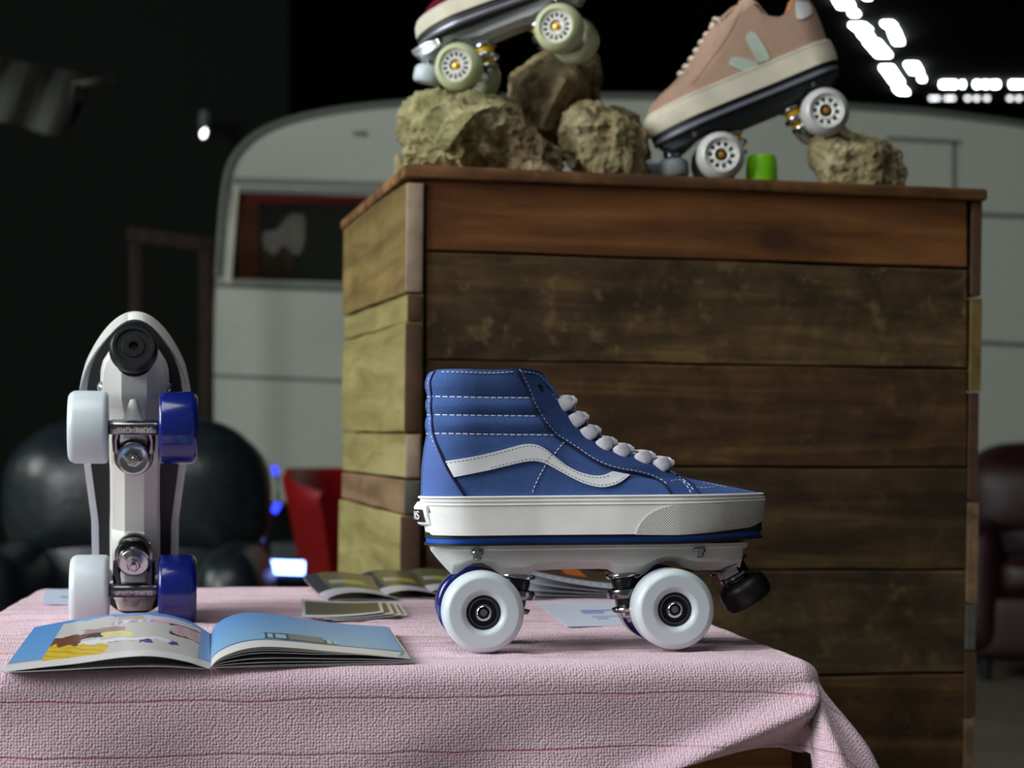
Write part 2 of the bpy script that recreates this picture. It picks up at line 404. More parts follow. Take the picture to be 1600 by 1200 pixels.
def truck(parent, x, d, z, met, cush, letter=None):
    """d=+1: kingpin on the +x side of the axle (rear truck), -1 front truck"""
    R = .031
    bm = bmesh.new()
    lathe_into(bm, [(0, -.0215), (.0056, -.0215), (.0062, -.019), (.0062, .019), (.0056, .0215), (0, .0215)], (x, 0, z), (0, 1, 0), 24)
    box_into(bm, (x-.006, -.019, z-.0035), (x+.006, .019, z+.0055), .0015)
    # yoke arms towards the kingpin ring
    for s in (-1, 1):
        tube_into(bm, [(x+d*.001, s*.0135, z+.001), (x+d*.012, s*.0150, z+.005), (x+d*.024, s*.0142, z+.010)], .0034, .0030, 10)
    # ring around the kingpin
    kx, kz = x+d*.0285, z+.0105; kd = Vector((-d*.13, 0, -1)).normalized()
    lathe_into(bm, [(.0120, -.0034), (.0158, -.0034), (.0168, 0), (.0158, .0034), (.0120, .0034), (.0120, -.0034)], (kx, 0, kz), kd, 36)
    # pivot arm to the pivot cup on the other side
    
    h = bm_obj('truck_hanger', bm, met, parent, True, 40)
    tube('pivot_arm', [(x-d*.003, 0, z+.002), (x-d*.010, 0, z+.009), (x-d*.019, 0, z+.017)], [.0100, .0068, .0036], M['chassis'], h, 12, [.006, .005, .0034])
    lathe('axle', [(0, -.050), (.0036, -.050), (.0036, .050), (0, .050)], (x, 0, z), (0, 1, 0), M['chrome'], h, 16)
    if letter:
        # raised letters on the lower face of the hanger
        T = Matrix.Translation((x, 0, z-.0062)) @ Matrix(((0, -1, 0, 0), (-1, 0, 0, 0), (0, 0, -1, 0), (0, 0, 0, 1)))
        text_part('raised_lettering', letter, .0062, T, M['chrome'], h, .0006, 1.1)
    def kp(t): return Vector((kx, 0, kz))+kd*t
    lathe('cushion', [(0, -.0125), (.0108, -.0125), (.0118, -.010), (.0112, -.004), (.0100, -.003)], kp(0), kd, cush, h, 32)
    lathe('cushion', [(.0100, .003), (.0104, .0035), (.0102, .008), (.0092, .0115), (0, .0115)], kp(0), kd, cush, h, 32)
    lathe('washer', [(0, -.0160), (.0146, -.0160), (.0152, -.0148), (.0150, -.0130), (.0140, -.0122), (0, -.0122)], kp(0), kd, M['chrome'], h, 40)
    lathe('washer', [(0, .0112), (.0138, .0112), (.0142, .0122), (.0136, .0142), (.0124, .0148), (.0114, .0142), (0, .0142)], kp(0), kd, M['chrome'], h, 40)
    bm = bmesh.new()
    lathe_into(bm, [(0, .0144), (.0066, .0144), (.0068, .0150), (.0064, .0196), (.0050, .0206), (.0036, .0206), (.0033, .0190), (0, .0190)], kp(0), kd, 6)
    lathe_into(bm, [(0, .018), (.0030, .018), (.0030, .0235), (.0024, .0240), (0, .0240)], kp(0), kd, 20)
    bm_obj('kingpin_nut', bm, M['chrome'], h, True, 25)
def chassis(parent, st, ztop, mat, bolts, L):
    """st: list of (x, zbottom, half_top, half_bottom)"""
    V = []; Fc = []; n = 12
    for x, zb, ht, hb in st:
        zt = ztop; lip = min(.0035, (zt-zb)*.4)
        fl = zb+(zt-lip-zb)*.10; md = zb+(zt-lip-zb)*.42; hs = ht*.94
        ring = [(-ht, zt), (-ht, zt-lip), (-hs, zt-lip-.0004), (-hs+.0006, md), (-hb, fl), (-hb+.002, zb), (hb-.002, zb), (hb, fl), (hs-.0006, md), (hs, zt-lip-.0004), (ht, zt-lip), (ht, zt)]
        for y, z in ring: V.append((x, y, z))
    for k in range(len(st)-1):
        for j in range(n):
            j2 = (j+1) % n; Fc.append((k*n+j, k*n+j2, (k+1)*n+j2, (k+1)*n+j))
    Fc.append(tuple(range(n))); Fc.append(tuple(range((len(st)-1)*n, len(st)*n))[::-1])
    o = mk('chassis', V, Fc, mat, parent, True, 30)
    bv = o.modifiers.new('soft_edges', 'BEVEL'); bv.width = .0011; bv.segments = 2; bv.limit_method = 'ANGLE'; bv.angle_limit = radians(28)
    for bx, bz, by in bolts:
        for s in (-1, 1):
            bm = bmesh.new()
            lathe_into(bm, [(0, -.010), (.0022, -.010), (.0022, -.003), (.0052, -.003), (.0055, -.002), (.0055, 0), (.0040, 0), (.0040, .003), (.0028, .004), (.0028, .0045), (0, .0045)], (bx, s*by, bz+.001), (0, 0, -1), 18)
            bm_obj('plate_bolt', bm, M['chrome'], parent, True, 30)
    return o
def toe_stop(parent, base, axis, mat, R=.0205, H=.021, words=False, stem=True):
    a = Vector(axis).normalized(); b = Vector(base)
    bm = bmesh.new(); lathe_into(bm, [(.003, 0), (R*.62, 0), (R*.90, .0035), (R, .008), (R*.99, H-.005), (R*.93, H-.0015), (R*.86, H), (R*.74, H), (R*.71, H-.0015), (R*.48, H-.0015), (R*.44, H-.0004), (R*.20, H-.0004), (R*.17, H-.004), (0, H-.004)], b, a, 48)
    o = bm_obj('toe_stop', bm, mat, parent, True, 35)
    if stem:
        bm = bmesh.new()
        lathe_into(bm, [(0, -.022), (.0070, -.022), (.0070, .001), (0, .001)], b, a, 24)
        lathe_into(bm, [(0, -.0052), (.0125, -.0052), (.0125, -.0030), (.009, -.0010), (.009, .0005), (0, .0005)], b, a, 28)
        bm_obj('toe_stop_stem', bm, M['gun'], o, True, 30)
        lathe('lock_nut', [(0, -.0125), (.0115, -.0125), (.0122, -.0118), (.0122, -.0062), (.0115, -.0055), (0, -.0055)], b, a, M['gun'], o, 6)
        lathe('stem_washer', [(0, -.0148), (.0165, -.0148), (.0165, -.0132), (0, -.0128)], b, a, M['gun'], o, 36)
    return o

# ------------------------------------------------------------------ high-top suede quad skate
def frame_from(origin, xdir, ydir):
    x = Vector(xdir).normalized(); y = Vector(ydir); y = (y-x*y.dot(x)).normalized(); z = x.cross(y)
    return Matrix(((x.x, y.x, z.x, origin[0]), (x.y, y.y, z.y, origin[1]), (x.z, y.z, z.z, origin[2]), (0, 0, 0, 1)))
TH = radians(6); PT = radians(.45)
W = P(757, 1022, 1.453)
xd = Vector((cos(TH)*cos(PT), sin(TH)*cos(PT), sin(PT))); yd = Vector((-sin(TH), cos(TH), 0))
M_HI = frame_from(W+yd*.054, xd, yd)
def H(px, py, yl=0.0): return unproj(M_HI, px, py, yl)

back = [H(680, 578), H(671, 581), H(667, 587), H(664, 597), H(664, 606), H(668, 620), H(665, 628), H(664.5, 636), H(668, 649), H(664.5, 656), H(664, 667), H(666.5, 678), H(662, 700), H(658.5, 730), H(657, 775), H(657, 800)]
front = [H(852, 577), H(853, 586), H(858, 596), H(866, 609), H(876, 622), H(888, 638), H(902, 653), H(917, 668), H(935, 682), H(958, 695), H(985, 707), H(1012, 717), H(1040, 728), H(1056, 739), H(1070, 746), H(1100, 752), H(1130, 758), H(1160, 764), H(1190, 771), H(1190, 800)]
z_b = H(700, 800)[1]; z_t = H(760, 576)[1]
row = {k: H(700, k, -.03)[1] for k in (620, 648.5, 677)}
zl = sorted([row[620], row[648.5], row[677], z_t+.001, row[677]-.030])
x0 = H(657, 770)[0]; x1 = H(1190, 770)[0]
def roll(x, z):
    lim = H(826, 620)[0]+(row[620]-z)*.62   # pads end at the lacing panel
    if x > lim+.004 or z < zl[0]: return 0
    k = smooth01((lim+.004-x)/.010)
    for a, b in zip(zl, zl[1:]):
        if a <= z <= b:
            t = (z-a)/(b-a)
            if a == zl[0]: return k*.0016*smooth01(t*1.0)*abs(sin(pi*(1-t)))**.8*min(1, .35+max(0, x-x0)/.03)
            return k*.0030*abs(sin(pi*t))**.8*min(1, .35+max(0, x-x0)/.03)
    return 0
upper_s = Surf(back, front,
    [(x0, .032), (x0+.05, .033), (x0+.11, .036), (x0+.17, .0435), (x0+.21, .0455), (x0+.25, .042), (x1, .036)],
    [(x0, .031), (x0+.04, .033), (x0+.10, .028), (x0+.2, .02)], z_b, z_t, (.085, .040), (.036, .030), interp([H(655, 586), H(668, 583), H(682, 578.5), H(720, 579.5), H(765, 581), H(800, 579), H(810, 576.8), H(834, 579.5), H(846, 583.5), H(852, 588), H(858, 597), H(900, 600)]), roll)
fb = [H(654, 770), H(654.5, 776), H(658, 784), H(659, 800), H(662, 815), H(665, 833), H(666, 836)]
ff = [H(1178, 766), H(1190, 770), H(1193, 778), H(1194.5, 786), H(1194, 800), H(1192, 815), H(1188, 826), H(1180, 836)]
zf_b = H(800, 836.5, -.04)[1]; zf_t = H(800, 775, -.04)[1]
Wf = [(x0, .0355), (x0+.03, .038), (x0+.09, .0385), (x0+.15, .0455), (x0+.195, .0485), (x0+.23, .0465), (x1, .040)]
fox_s = Surf(fb, ff, [(a, b*1.0) for a, b in Wf], [(a, b-.001) for a, b in Wf], zf_b, zf_t, (.075, .075), (.038, .038))
def low(a, z, zmin):  # toe spring of the sole
    return z
def side(px, py, s, n=3):
    yl = -.03
    for _ in range(n):
        x, z = H(px, py, yl); yl = -s.hw(x, z)
    return (x, z)
def spts(s, pts): return [side(a, b, s) for a, b in pts]

def hi_skate(name, label, Mw, group):
    t = thing(name, label, 'roller skate', mat4=Mw, group=group)
    up = upper_s.mesh('upper', M['suede_blue'], t, 190, 80, lining=M['lining'], bottom=True)
    # --- heel counter, lacing panel, wave stripe
    seam = [(679, 580), (673.5, 590), (671.5, 600), (673.5, 620), (672.5, 635), (674, 650), (674.5, 665), (678, 685), (686, 706), (699, 735), (714, 759), (726, 777)]
    hc = spts(upper_s, seam); bk = [(upper_s.xb(z)+.0010, z) for z in np.linspace(hc[-1][1], hc[0][1]-.001, 60)]
    upper_s.patch('heel_counter', hc+bk, M['leather_blue'], t, .0008, .0009, .0014)
    ey_low = [(808, 579), (816, 594), (824, 611), (831, 629), (840, 646), (852, 664), (866, 680), (880, 689), (900, 702), (922, 717), (945, 728), (968, 734.5), (990, 738), (1013, 744), (1030, 752), (1041, 762), (1049, 776)]
    ey_hi = [(1092, 774), (1080, 757), (1068, 748.5), (1054, 741), (1038, 731.5), (1010, 719.5), (985, 710), (958, 698.5), (935, 686), (917, 672), (902, 657), (888, 642), (876, 627), (866, 613), (857, 600), (850, 588), (838, 581)]
    upper_s.patch('lacing_panel', spts(upper_s, smooth_poly(ey_low, 2)+smooth_poly(ey_hi, 2)), M['suede_blue_dark'], t, .0002, .0011)
    st_t = [(695.5, 720.5), (734, 714.5), (771, 706.5), (803, 697.8), (815, 694.8), (826, 693.5), (839, 695.2), (852, 701.6), (865, 711.5), (884, 726.5), (902.5, 736.3), (921, 741.8), (935, 743), (946, 741.3), (954, 737.3), (958, 736.2)]
    st_b = [(984, 741.3), (975, 749), (961, 757), (944, 761), (931, 760.3), (916, 756.5), (902, 751), (874, 736), (856, 726), (842.5, 721.2), (827.5, 720.3), (803, 725), (762, 735), (709, 745.6)]
    stripes = {sg: upper_s.patch('side_stripe', spts(upper_s, smooth_poly(st_t, 2)+smooth_poly(st_b, 2)), M['stripe'], t, .0012, .0008, sides=(sg,)) for sg in (-1, 1)}
    # dark seam tubes beside the counter and along the lacing panel
    bm = bmesh.new()
    for line in (seam, ey_low, [(1049, 776), (1092, 774)][:1]+[(1092, 774), (1080, 757), (1068, 748.5), (1054, 741)]):
        if line[0] == (1049, 776): line = line[1:]
        q = spts(upper_s, smooth_poly(line, 4)); ew = .0011 if line is seam else .0008
        for sg in (-1, 1):
            tube_into(bm, [Vector((x+.0006, sg*(upper_s.hw(x, z)+.0013), z)) for x, z in q], ew, ew, 8, up=(0, 1, 0))
    bm_obj('seam_edge', bm, M['seam'], t)
    # --- white top-stitching
    bm = bmesh.new()
    def sh(line, dx, dy): return [(a+dx, b+dy) for a, b in line]
    upper_s.stitch_into(bm, spts(upper_s, [(668, 620), (700, 620), (760, 621.5), (828, 622)]), .0002, .0036, .0016, .00055)
    upper_s.stitch_into(bm, spts(upper_s, [(668, 648), (700, 648.5), (760, 649.5), (845, 650.5)]), .0002, .0036, .0016, .00055)
    upper_s.stitch_into(bm, spts(upper_s, [(667, 677.5), (700, 677.5), (780, 679), (867, 680)]), .0002, .0036, .0016, .00055)
    upper_s.stitch_into(bm, spts(upper_s, sh(seam[1:-1], -3.2, 0)), .0011)
    upper_s.stitch_into(bm, spts(upper_s, sh(ey_low, 3.5, -2.2)[:-1]), .0013)
    upper_s.stitch_into(bm, spts(upper_s, [(690, 581), (730, 582), (770, 583), (804, 581)]), .0006)
    upper_s.stitch_into(bm, spts(upper_s, [(812, 580.5), (838, 584), (847, 590), (853, 599), (862, 613), (872, 628)]), .0013)
    upper_s.stitch_into(bm, spts(upper_s, [(882, 690), (872, 702), (865, 711)]), .0006)
    upper_s.stitch_into(bm, spts(upper_s, [(852, 727), (845, 740), (836, 758), (832, 771)]), .0006)
    upper_s.stitch_into(bm, spts(upper_s, [(1042, 733), (1060, 744), (1076, 757), (1086, 771)]), .0013)
    upper_s.stitch_into(bm, spts(upper_s, [(1048, 751), (1063, 750), (1072, 758), (1080, 772)]), .0013)
    upper_s.stitch_into(bm, spts(upper_s, [(1088, 761), (1100, 762), (1120, 760)]), .0006)
    upper_s.stitch_into(bm, spts(upper_s, [(1098, 754), (1115, 757), (1140, 762)]), .0006)
    bm_obj('top_stitching', bm, M['thread'], t)
    for sg in (-1, 1):
        bm = bmesh.new()
        upper_s.stitch_into(bm, spts(upper_s, sh(st_t, 1, 3.2)[:-1]), .0019, .0016, .0014, .00030, (sg,))
        upper_s.stitch_into(bm, spts(upper_s, sh(st_b[1:-1], 0, -3.2)), .0019, .0016, .0014, .00030, (sg,))
        upper_s.stitch_into(bm, spts(upper_s, [(862, 709), (855, 718), (852, 724)]), .0019, .0016, .0014, .00030, (sg,))
        bm_obj('stripe_stitching', bm, M['thread_grey'], stripes[sg])
    # eyelet, tongue and laces
    ex, ez = side(843, 605, upper_s)
    for sg in (-1, 1): lathe('eyelet', [(.0012, -.0004), (.0024, -.0002), (.0026, .0010), (.0016, .0014), (.0012, .0004), (0, 0.0002)], (ex, sg*(upper_s.hw(ex, ez)+.0010), ez), (0, sg, 0), M['seam'], t, 16)
    lz = [(878, 632, 15), (896, 657, 16), (915, 678, 14), (940, 696, 14), (966, 707, 10), (1000, 718, 13), (1029, 728, 10)]
    bm = bmesh.new()
    for i, (lx, ly, hwid) in enumerate(lz):
        x, z = side(lx, ly, upper_s); k = (.22, .30, .38, .25, .1, .15, .05)[i]
        y0 = upper_s.hw(x, z)
        tx, tz = H(lx+13, ly-4, 0)
        dx_ = .0050+.0012*(i < 3)
        th = [(x-dx_-.0012, -(y0-.0006), z-.0034), (x-dx_*.5, -(y0+.0026), z-.0022), (x+dx_*.5, -(y0+.0024), z+.0012), ((x+tx)/2+.0015, -(y0*.66+.002), (z+tz)/2+.0022), (tx+.0006, -y0*.34, tz+.0012), (tx+.0008, 0, tz+.0016)]
        th = smooth_poly(th+[(a, -b, c) for a, b, c in th[-2::-1]], 5)
        n = len(th); wd = [.0012+.0047*sin(pi/2*min(1, (min(q, n-1-q)+.3)/5.0))-.0012*smooth01((min(q, n-1-q)-10)/8) for q in range(n)]
        tube_into(bm, th, wd, .0014, 12, up=(0.0, -1, .25))
        # diagonal run showing between crossings
        if i < len(lz)-1:
            nx, ny = lz[i+1][0], lz[i+1][1]; ax_, az_ = H(lx+14, ly-3, 0); bx_, bz_ = H(nx+3, ny-9, 0)
            tube_into(bm, [(ax_, -.009, az_+.0004), ((ax_+bx_)/2, -.004, (az_+bz_)/2+.001), (bx_, .006, bz_+.0006)], .0022, .0010, 8, up=(.5, 0, .86))
            tube_into(bm, [(ax_, .009, az_+.0004), ((ax_+bx_)/2, .004, (az_+bz_)/2+.001), (bx_, -.006, bz_+.0006)], .0022, .0010, 8, up=(.5, 0, .86))
    bm_obj('laces', bm, M['lace'], t)
    tg = [H(838, 583), H(852, 592), H(868, 612), H(884, 633)]
    bm = bmesh.new()
    for (a, b) in [(p, q) for p, q in zip(tg, tg[1:])]:
        pass
    tube_into(bm, [(tg[0][0]-.004, 0, tg[0][1]-.002)]+[(x-.003, 0, z-.002) for x, z in tg], [.014, .016, .017, .016, .012], [.002, .0035, .0035, .003, .002], 16, up=(.7, 0, .7))
    bm_obj('tongue', bm, M['suede_blue'], t)
    # --- rubber sidewall (foxing)
    fx = fox_s.mesh('rubber_sidewall', M['rubber_white'], t, 26, 72)
    # toe spring: lift the underside at the toe
    def spring(co):
        k = smooth01((co.x-(x1-.085))/.085)
        if k > 0:
            q = 1-(co.z-zf_b)/(zf_t-zf_b); co.z += .0058*k*q
    for v in fx.data.vertices: spring(v.co)
    bm = bmesh.new()
    for dz, rr in ((-.0040, .0005), (-.0068, .0006), (-.0010, .0007)):
        ring = []
        z = zf_t+dz; xb_, xf_ = fox_s.xb(z), fox_s.xf(z)
        for j in range(121):
            th = 2*pi*j/120; x = (xb_+xf_)/2+(xf_-xb_)/2*cos(th); w_ = fox_s.hw(x, z)
            ring.append(Vector((x+.0004*cos(th), -w_-.0002 if 0 < th < pi else w_+.0002, z)))
        tube_into(bm, ring, rr, rr, 6)
    for v in bm.verts: spring(v.co)
    bm_obj('sidewall_piping', bm, M['rubber_white'], fx)
    bp = spts(fox_s, smooth_poly([(993, 835.5), (998, 822), (1008, 809), (1022, 799), (1040, 792), (1062, 789), (1110, 788.5), (1150, 787)], 3))+[(fox_s.xf(z)-.001, z) for z in np.linspace(H(1193, 786)[1], H(1186, 830)[1], 10)]+spts(fox_s, [(1170, 835.5), (1100, 836)])
    tb = fox_s.patch('toe_bumper', bp, M['bumper'], fx, .0000, .0010, .004)
    for v in tb.data.vertices: spring(v.co)
    # heel label
    hl = [H(652, 784), H(646.5, 792), H(649, 806), H(653, 818), H(658, 821)]
    V = []; Fc = []
    for i, (x, z) in enumerate(hl):
        for j in range(9):
            y = -.017+.034*j/8; V.append((x+.012*(abs(y)/.017)**2.2*.7, y, z))
    for i, (x, z) in enumerate(hl):
        for j in range(9):
            y = -.017+.034*j/8; V.append((x+.004+.012*(abs(y)/.017)**2.2*.7, y, z))
    n = 9; m_ = len(hl)
    for i in range(m_-1):
        for j in range(n-1):
            for o_ in (0, m_*n): Fc.append((o_+i*n+j, o_+i*n+j+1, o_+(i+1)*n+j+1, o_+(i+1)*n+j))
    for i in range(m_-1):
        for j in (0, n-1): Fc.append((i*n+j, (i+1)*n+j, m_*n+(i+1)*n+j, m_*n+i*n+j))
    for j in range(n-1):
        for i in (0, m_-1): Fc.append((i*n+j, i*n+j+1, m_*n+i*n+j+1, m_*n+i*n+j))
    lab = mk('heel_label', V, Fc, M['rubber_white'], t)
    bx_, bz_ = H(648.2, 795.5); ex_, ez_ = H(652.8, 815)
    V = []; Fc = []
    for i in range(2):
        x, z = ((bx_, bz_), (ex_, ez_))[i]
        for j in range(13):
            y = -.0145+.029*j/12; V.append((x-.0009+.012*(abs(y)/.017)**2.2*.7, y, z))
    for j in range(12): Fc.append((j, j+1, 13+j+1, 13+j))
    mk('label_print', V, Fc, M['label_black'], lab)
    T = Matrix.Translation(((bx_+ex_)/2-.0016, 0, (bz_+ez_)/2)) @ Matrix(((0, 0, -1, 0), (-1, 0, 0, 0), (0, 1, 0, 0), (0, 0, 0, 1)))
    tx_o = text_part('label_lettering', 'VANS', .0095, T, M['label_white'], lab, .0003, .95)
    for v in tx_o.data.vertices: v.co.x += .012*(abs(v.co.y)/.017)**2.2*.7
    # --- layered mounting plate
    zp = [H(700, k, -.038)[1] for k in (854.5, 850.3, 842.6, 834.5)]
    for nm, a, b, mt_, ins in (('plate_layer', zp[0], zp[1], 'plate_black', .0002), ('plate_layer', zp[1], zp[2], 'plate_blue', .0016), ('plate_layer', zp[2], zp[3]+.0005, 'plate_black', .0008)):
        s = Surf([(H(662, 845)[0]+ins, a), (H(662, 845)[0]+ins, b)], [(H(1191, 845)[0]-ins, a), (H(1191, 845)[0]-ins, b)], [(u, w_-.0065-ins) for u, w_ in Wf], [(u, w_-.0065-ins) for u, w_ in Wf], a, b, (.062, .062), (.030, .030))
        pl = s.mesh(nm, M[mt_], t, 1, 60)
        for v in pl.data.vertices:
            k = smooth01((v.co.x-(x1-.085))/.085); v.co.z += .0026*k
            if b > zp[2]+.001 and v.co.z > (a+b)/2+.0026*k: v.co.z += .0028*k
    # --- chassis
    def hx(px): return H(px, 870, -.02)[0]
    def hz(py): return H(800, py, -.015)[1]
    prof = [(676, 860, 15, 9), (686, 873, 16, 11), (700, 889, 18, 12), (708, 897, 20, 12), (716, 896, 21, 12), (728, 887, 22, 12), (742, 880, 22, 11), (756, 880, 22, 11), (770, 887, 22, 11), (786, 900, 22, 11), (797, 906, 22, 11), (816, 907, 22, 11), (828, 904, 22, 11), (838, 893, 22, 10.5), (870, 891.5, 21.5, 10.5), (940, 891.5, 21.5, 10.5), (956, 893, 22, 10.5), (966, 903, 22, 11), (976, 907, 22, 11), (1000, 907, 22, 11), (1012, 900, 22, 11), (1026, 887, 23, 11), (1044, 880, 25, 11), (1060, 882, 27, 12), (1076, 892, 29, 13), (1090, 896, 29.5, 13), (1118, 896, 29, 13), (1134, 896, 27, 13), (1150, 895, 22, 12), (1161, 893, 18, 11), (1163, 864, 17, 11), (1171, 862, 14, 8)]
    zt = zp[0]
    chassis(t, [(hx(a), hz(b), c/1000, d/1000) for a, b, c, d in prof], zt, M['chassis'], [(hx(746), hz(867), .0205), (hx(1090), hz(867), .0265)], None)
    # --- trucks, wheels, toe stop
    xf_ax = H(1056, 955, -.054)[0]
    for x, d in ((0, 1), (xf_ax, -1)):
        truck(t, x, d, .031, M['gun'], M['cushion'], 'SURE-GRIP')
        wheel(t, x, -1, .031, .021, M['wheel_white'], None)
        wheel(t, x, 1, .031, .021, M['wheel_blue'], None)
    sx, sz = H(1152, 905, 0)
    toe_stop(t, (sx, 0, sz), (.52, 0, -.85), M['black'], .0205, .021)
    return t
hi_skate('high_top_roller_skate', 'blue suede high-top roller skate with white wave stripe, standing side-on on the pink towel', M_HI, None)

# the mate stands on its heel and rear wheels, sole and wheels to the camera, toe up
ph = radians(16)
A2 = P(209, 922, 1.735)
xd2 = Vector((.006+.17*sin(ph), -sin(ph), cos(ph))); yd2 = Vector((1, .17, .004))
org = A2 - frame_from((0, 0, 0), xd2, yd2).to_3x3() @ Vector((0, 0, .031*1.035))
M_UP = frame_from(org, xd2, yd2) @ Matrix.Scale(1.035, 4)
src = bpy.data.objects['high_top_roller_skate']
def copy_tree(o, parent=None, mw=None):
    c = o.copy(); C.objects.link(c)
    if parent is None: c.matrix_world = mw
    else: c.parent = parent
    for ch in [q for q in list(o.children)]: copy_tree(ch, c)
    return c
up_sk = copy_tree(src, None, M_UP)
up_sk['label'] = 'roller skate stood upright on its heel, sole, white chassis and wheels facing the camera'
# ------------------------------------------------------------------ display table and terry towel
AL = radians(7); CR = Vector((.218, 1.414, 0))
TW, TD, TZ = .655, .855, .7500      # towel top face is TZ
ex = Vector((cos(AL), sin(AL), 0)); ey = Vector((-sin(AL), cos(AL), 0))
MT = Matrix(((ex.x, ey.x, 0, CR.x), (ex.y, ey.y, 0, CR.y), (0, 0, 1, 0), (0, 0, 0, 1)))
def T2(px, py, h=0):            # pixel -> table coordinates at height h above the towel
    Y = (CAMZ-TZ-h)*F/(py-HOR); w = Vector(((px-800)/F*Y, Y, 0))-CR; return w.dot(ex), w.dot(ey)
crate = thing('wooden_table', 'brown wooden box table under the pink towel, its front board showing below the hem', 'table', mat4=MT.copy())
wt = wood('osb_wood', lin(96, 58, 34), lin(140, 92, 56), lin(176, 126, 80), 'x', 2.3, .25)
box('table_top', (-TW+.006, .008, .722), (-.006, TD-.006, .7435), wt, crate, .002)
for k in range(5):
    box('front_board', (-TW+.010, .006, .722-.142*(k+1)), (-.010, .024, .722-.142*k-.003), wt, crate, .002)
for k in range(5):
    box('side_board', (-.028, .026, .722-.142*(k+1)), (-.010, TD-.012, .722-.142*k-.003), wt, crate, .002)
    box('side_board', (-TW+.010, .026, .722-.142*(k+1)), (-TW+.028, TD-.012, .722-.142*k-.003), wt, crate, .002)
for x in (-TW+.030, -.070):
    for y in (.026, TD-.060):
        box('leg', (x, y, 0), (x+.04, y+.04, .722), wt, crate, .003)

def towel_mat():
    m, nt, b = new_mat('pink_terry')
    uv = nt.nodes.new('ShaderNodeUVMap'); uv.uv_map = 'weave'
    sp = nt.nodes.new('ShaderNodeSeparateXYZ'); nt.links.new(uv.outputs[0], sp.inputs[0])
    n = noise_n(nt, uv.outputs[0], 14, 4, .6); n2 = noise_n(nt, uv.outputs[0], 700, 2, .6)
    base = ramp(nt, n, [(.3, lin(210, 178, 192)), (.7, lin(228, 198, 210))])
    base = mixc(nt, .35, base, ramp(nt, n2, [(.3, lin(194, 154, 172)), (.65, lin(244, 222, 232))]))
    # woven rose lines across the towel
    wob = noise_n(nt, uv.outputs[0], 9, 2, .5)
    ad = nt.nodes.new('ShaderNodeMath'); ad.operation = 'MULTIPLY_ADD'; ad.inputs[1].default_value = .010; nt.links.new(wob, ad.inputs[0]); nt.links.new(sp.outputs[1], ad.inputs[2])
    sc_ = nt.nodes.new('ShaderNodeMath'); sc_.operation = 'MULTIPLY'; sc_.inputs[1].default_value = 1/.0385; nt.links.new(ad.outputs[0], sc_.inputs[0])
    of = nt.nodes.new('ShaderNodeMath'); of.operation = 'ADD'; of.inputs[1].default_value = 20.55; nt.links.new(sc_.outputs[0], of.inputs[0])
    fr = nt.nodes.new('ShaderNodeMath'); fr.operation = 'FRACT'; nt.links.new(of.outputs[0], fr.inputs[0])
    ln = ramp(nt, fr.outputs[0], [(.0, (0, 0, 0, 1)), (.015, (1, 1, 1, 1)), (.035, (1, 1, 1, 1)), (.055, (0, 0, 0, 1))])
    br = noise_n(nt, coords(nt, (6, 40, 1), kind='UV'), 3, 3, .6)
    mm = nt.nodes.new('ShaderNodeMath'); mm.operation = 'MULTIPLY'; nt.links.new(ln, mm.inputs[0]); nt.links.new(ramp(nt, br, [(.35, (.15, .15, .15, 1)), (.6, (.75, .75, .75, 1))]), mm.inputs[1])
    col = mixc(nt, mm.outputs[0], base, lin(214, 128, 148))
    # rib shade on the flat top, painted as fine uneven tan-rose lines
    st = noise_n(nt, coords(nt, (2.2, 150, 1), kind='UV'), 1.0, 4, .65)
    gt = ramp(nt, sp.outputs[1], [(.02, (0, 0, 0, 1)), (.07, (1, 1, 1, 1))])
    sm = nt.nodes.new('ShaderNodeMath'); sm.operation = 'MULTIPLY'
    nt.links.new(ramp(nt, st, [(.52, (0, 0, 0, 1)), (.66, (.75, .75, .75, 1))]), sm.inputs[0]); nt.links.new(gt, sm.inputs[1])
    nt.links.new(mixc(nt, sm.outputs[0], col, lin(184, 132, 128)), b.inputs['Base Color'])
    b.inputs['Roughness'].default_value = .95; b.inputs['Specular IOR Level'].default_value = .1
    b.inputs['Sheen Weight'].default_value = .3; b.inputs['Sheen Roughness'].default_value = .5
    vo = nt.nodes.new('ShaderNodeTexVoronoi'); vo.inputs['Scale'].default_value = 470; vo.inputs['Randomness'].default_value = .45
    nt.links.new(uv.outputs[0], vo.inputs['Vector'])
    inv = nt.nodes.new('ShaderNodeMath'); inv.operation = 'SUBTRACT'; inv.inputs[0].default_value = 1; nt.links.new(vo.outputs['Distance'], inv.inputs[1])
    big = noise_n(nt, uv.outputs[0], 120, 3, .6)
    s2 = nt.nodes.new('ShaderNodeMath'); s2.operation = 'MULTIPLY_ADD'; s2.inputs[1].default_value = .22; nt.links.new(big, s2.inputs[0]); nt.links.new(inv.outputs[0], s2.inputs[2])
    l3 = nt.nodes.new('ShaderNodeMath'); l3.operation = 'MULTIPLY_ADD'; l3.inputs[1].default_value = -.8; nt.links.new(ln, l3.inputs[0]); nt.links.new(s2.outputs[0], l3.inputs[2])
    bump_to(nt, b, l3.outputs[0], .8, .0011); return m
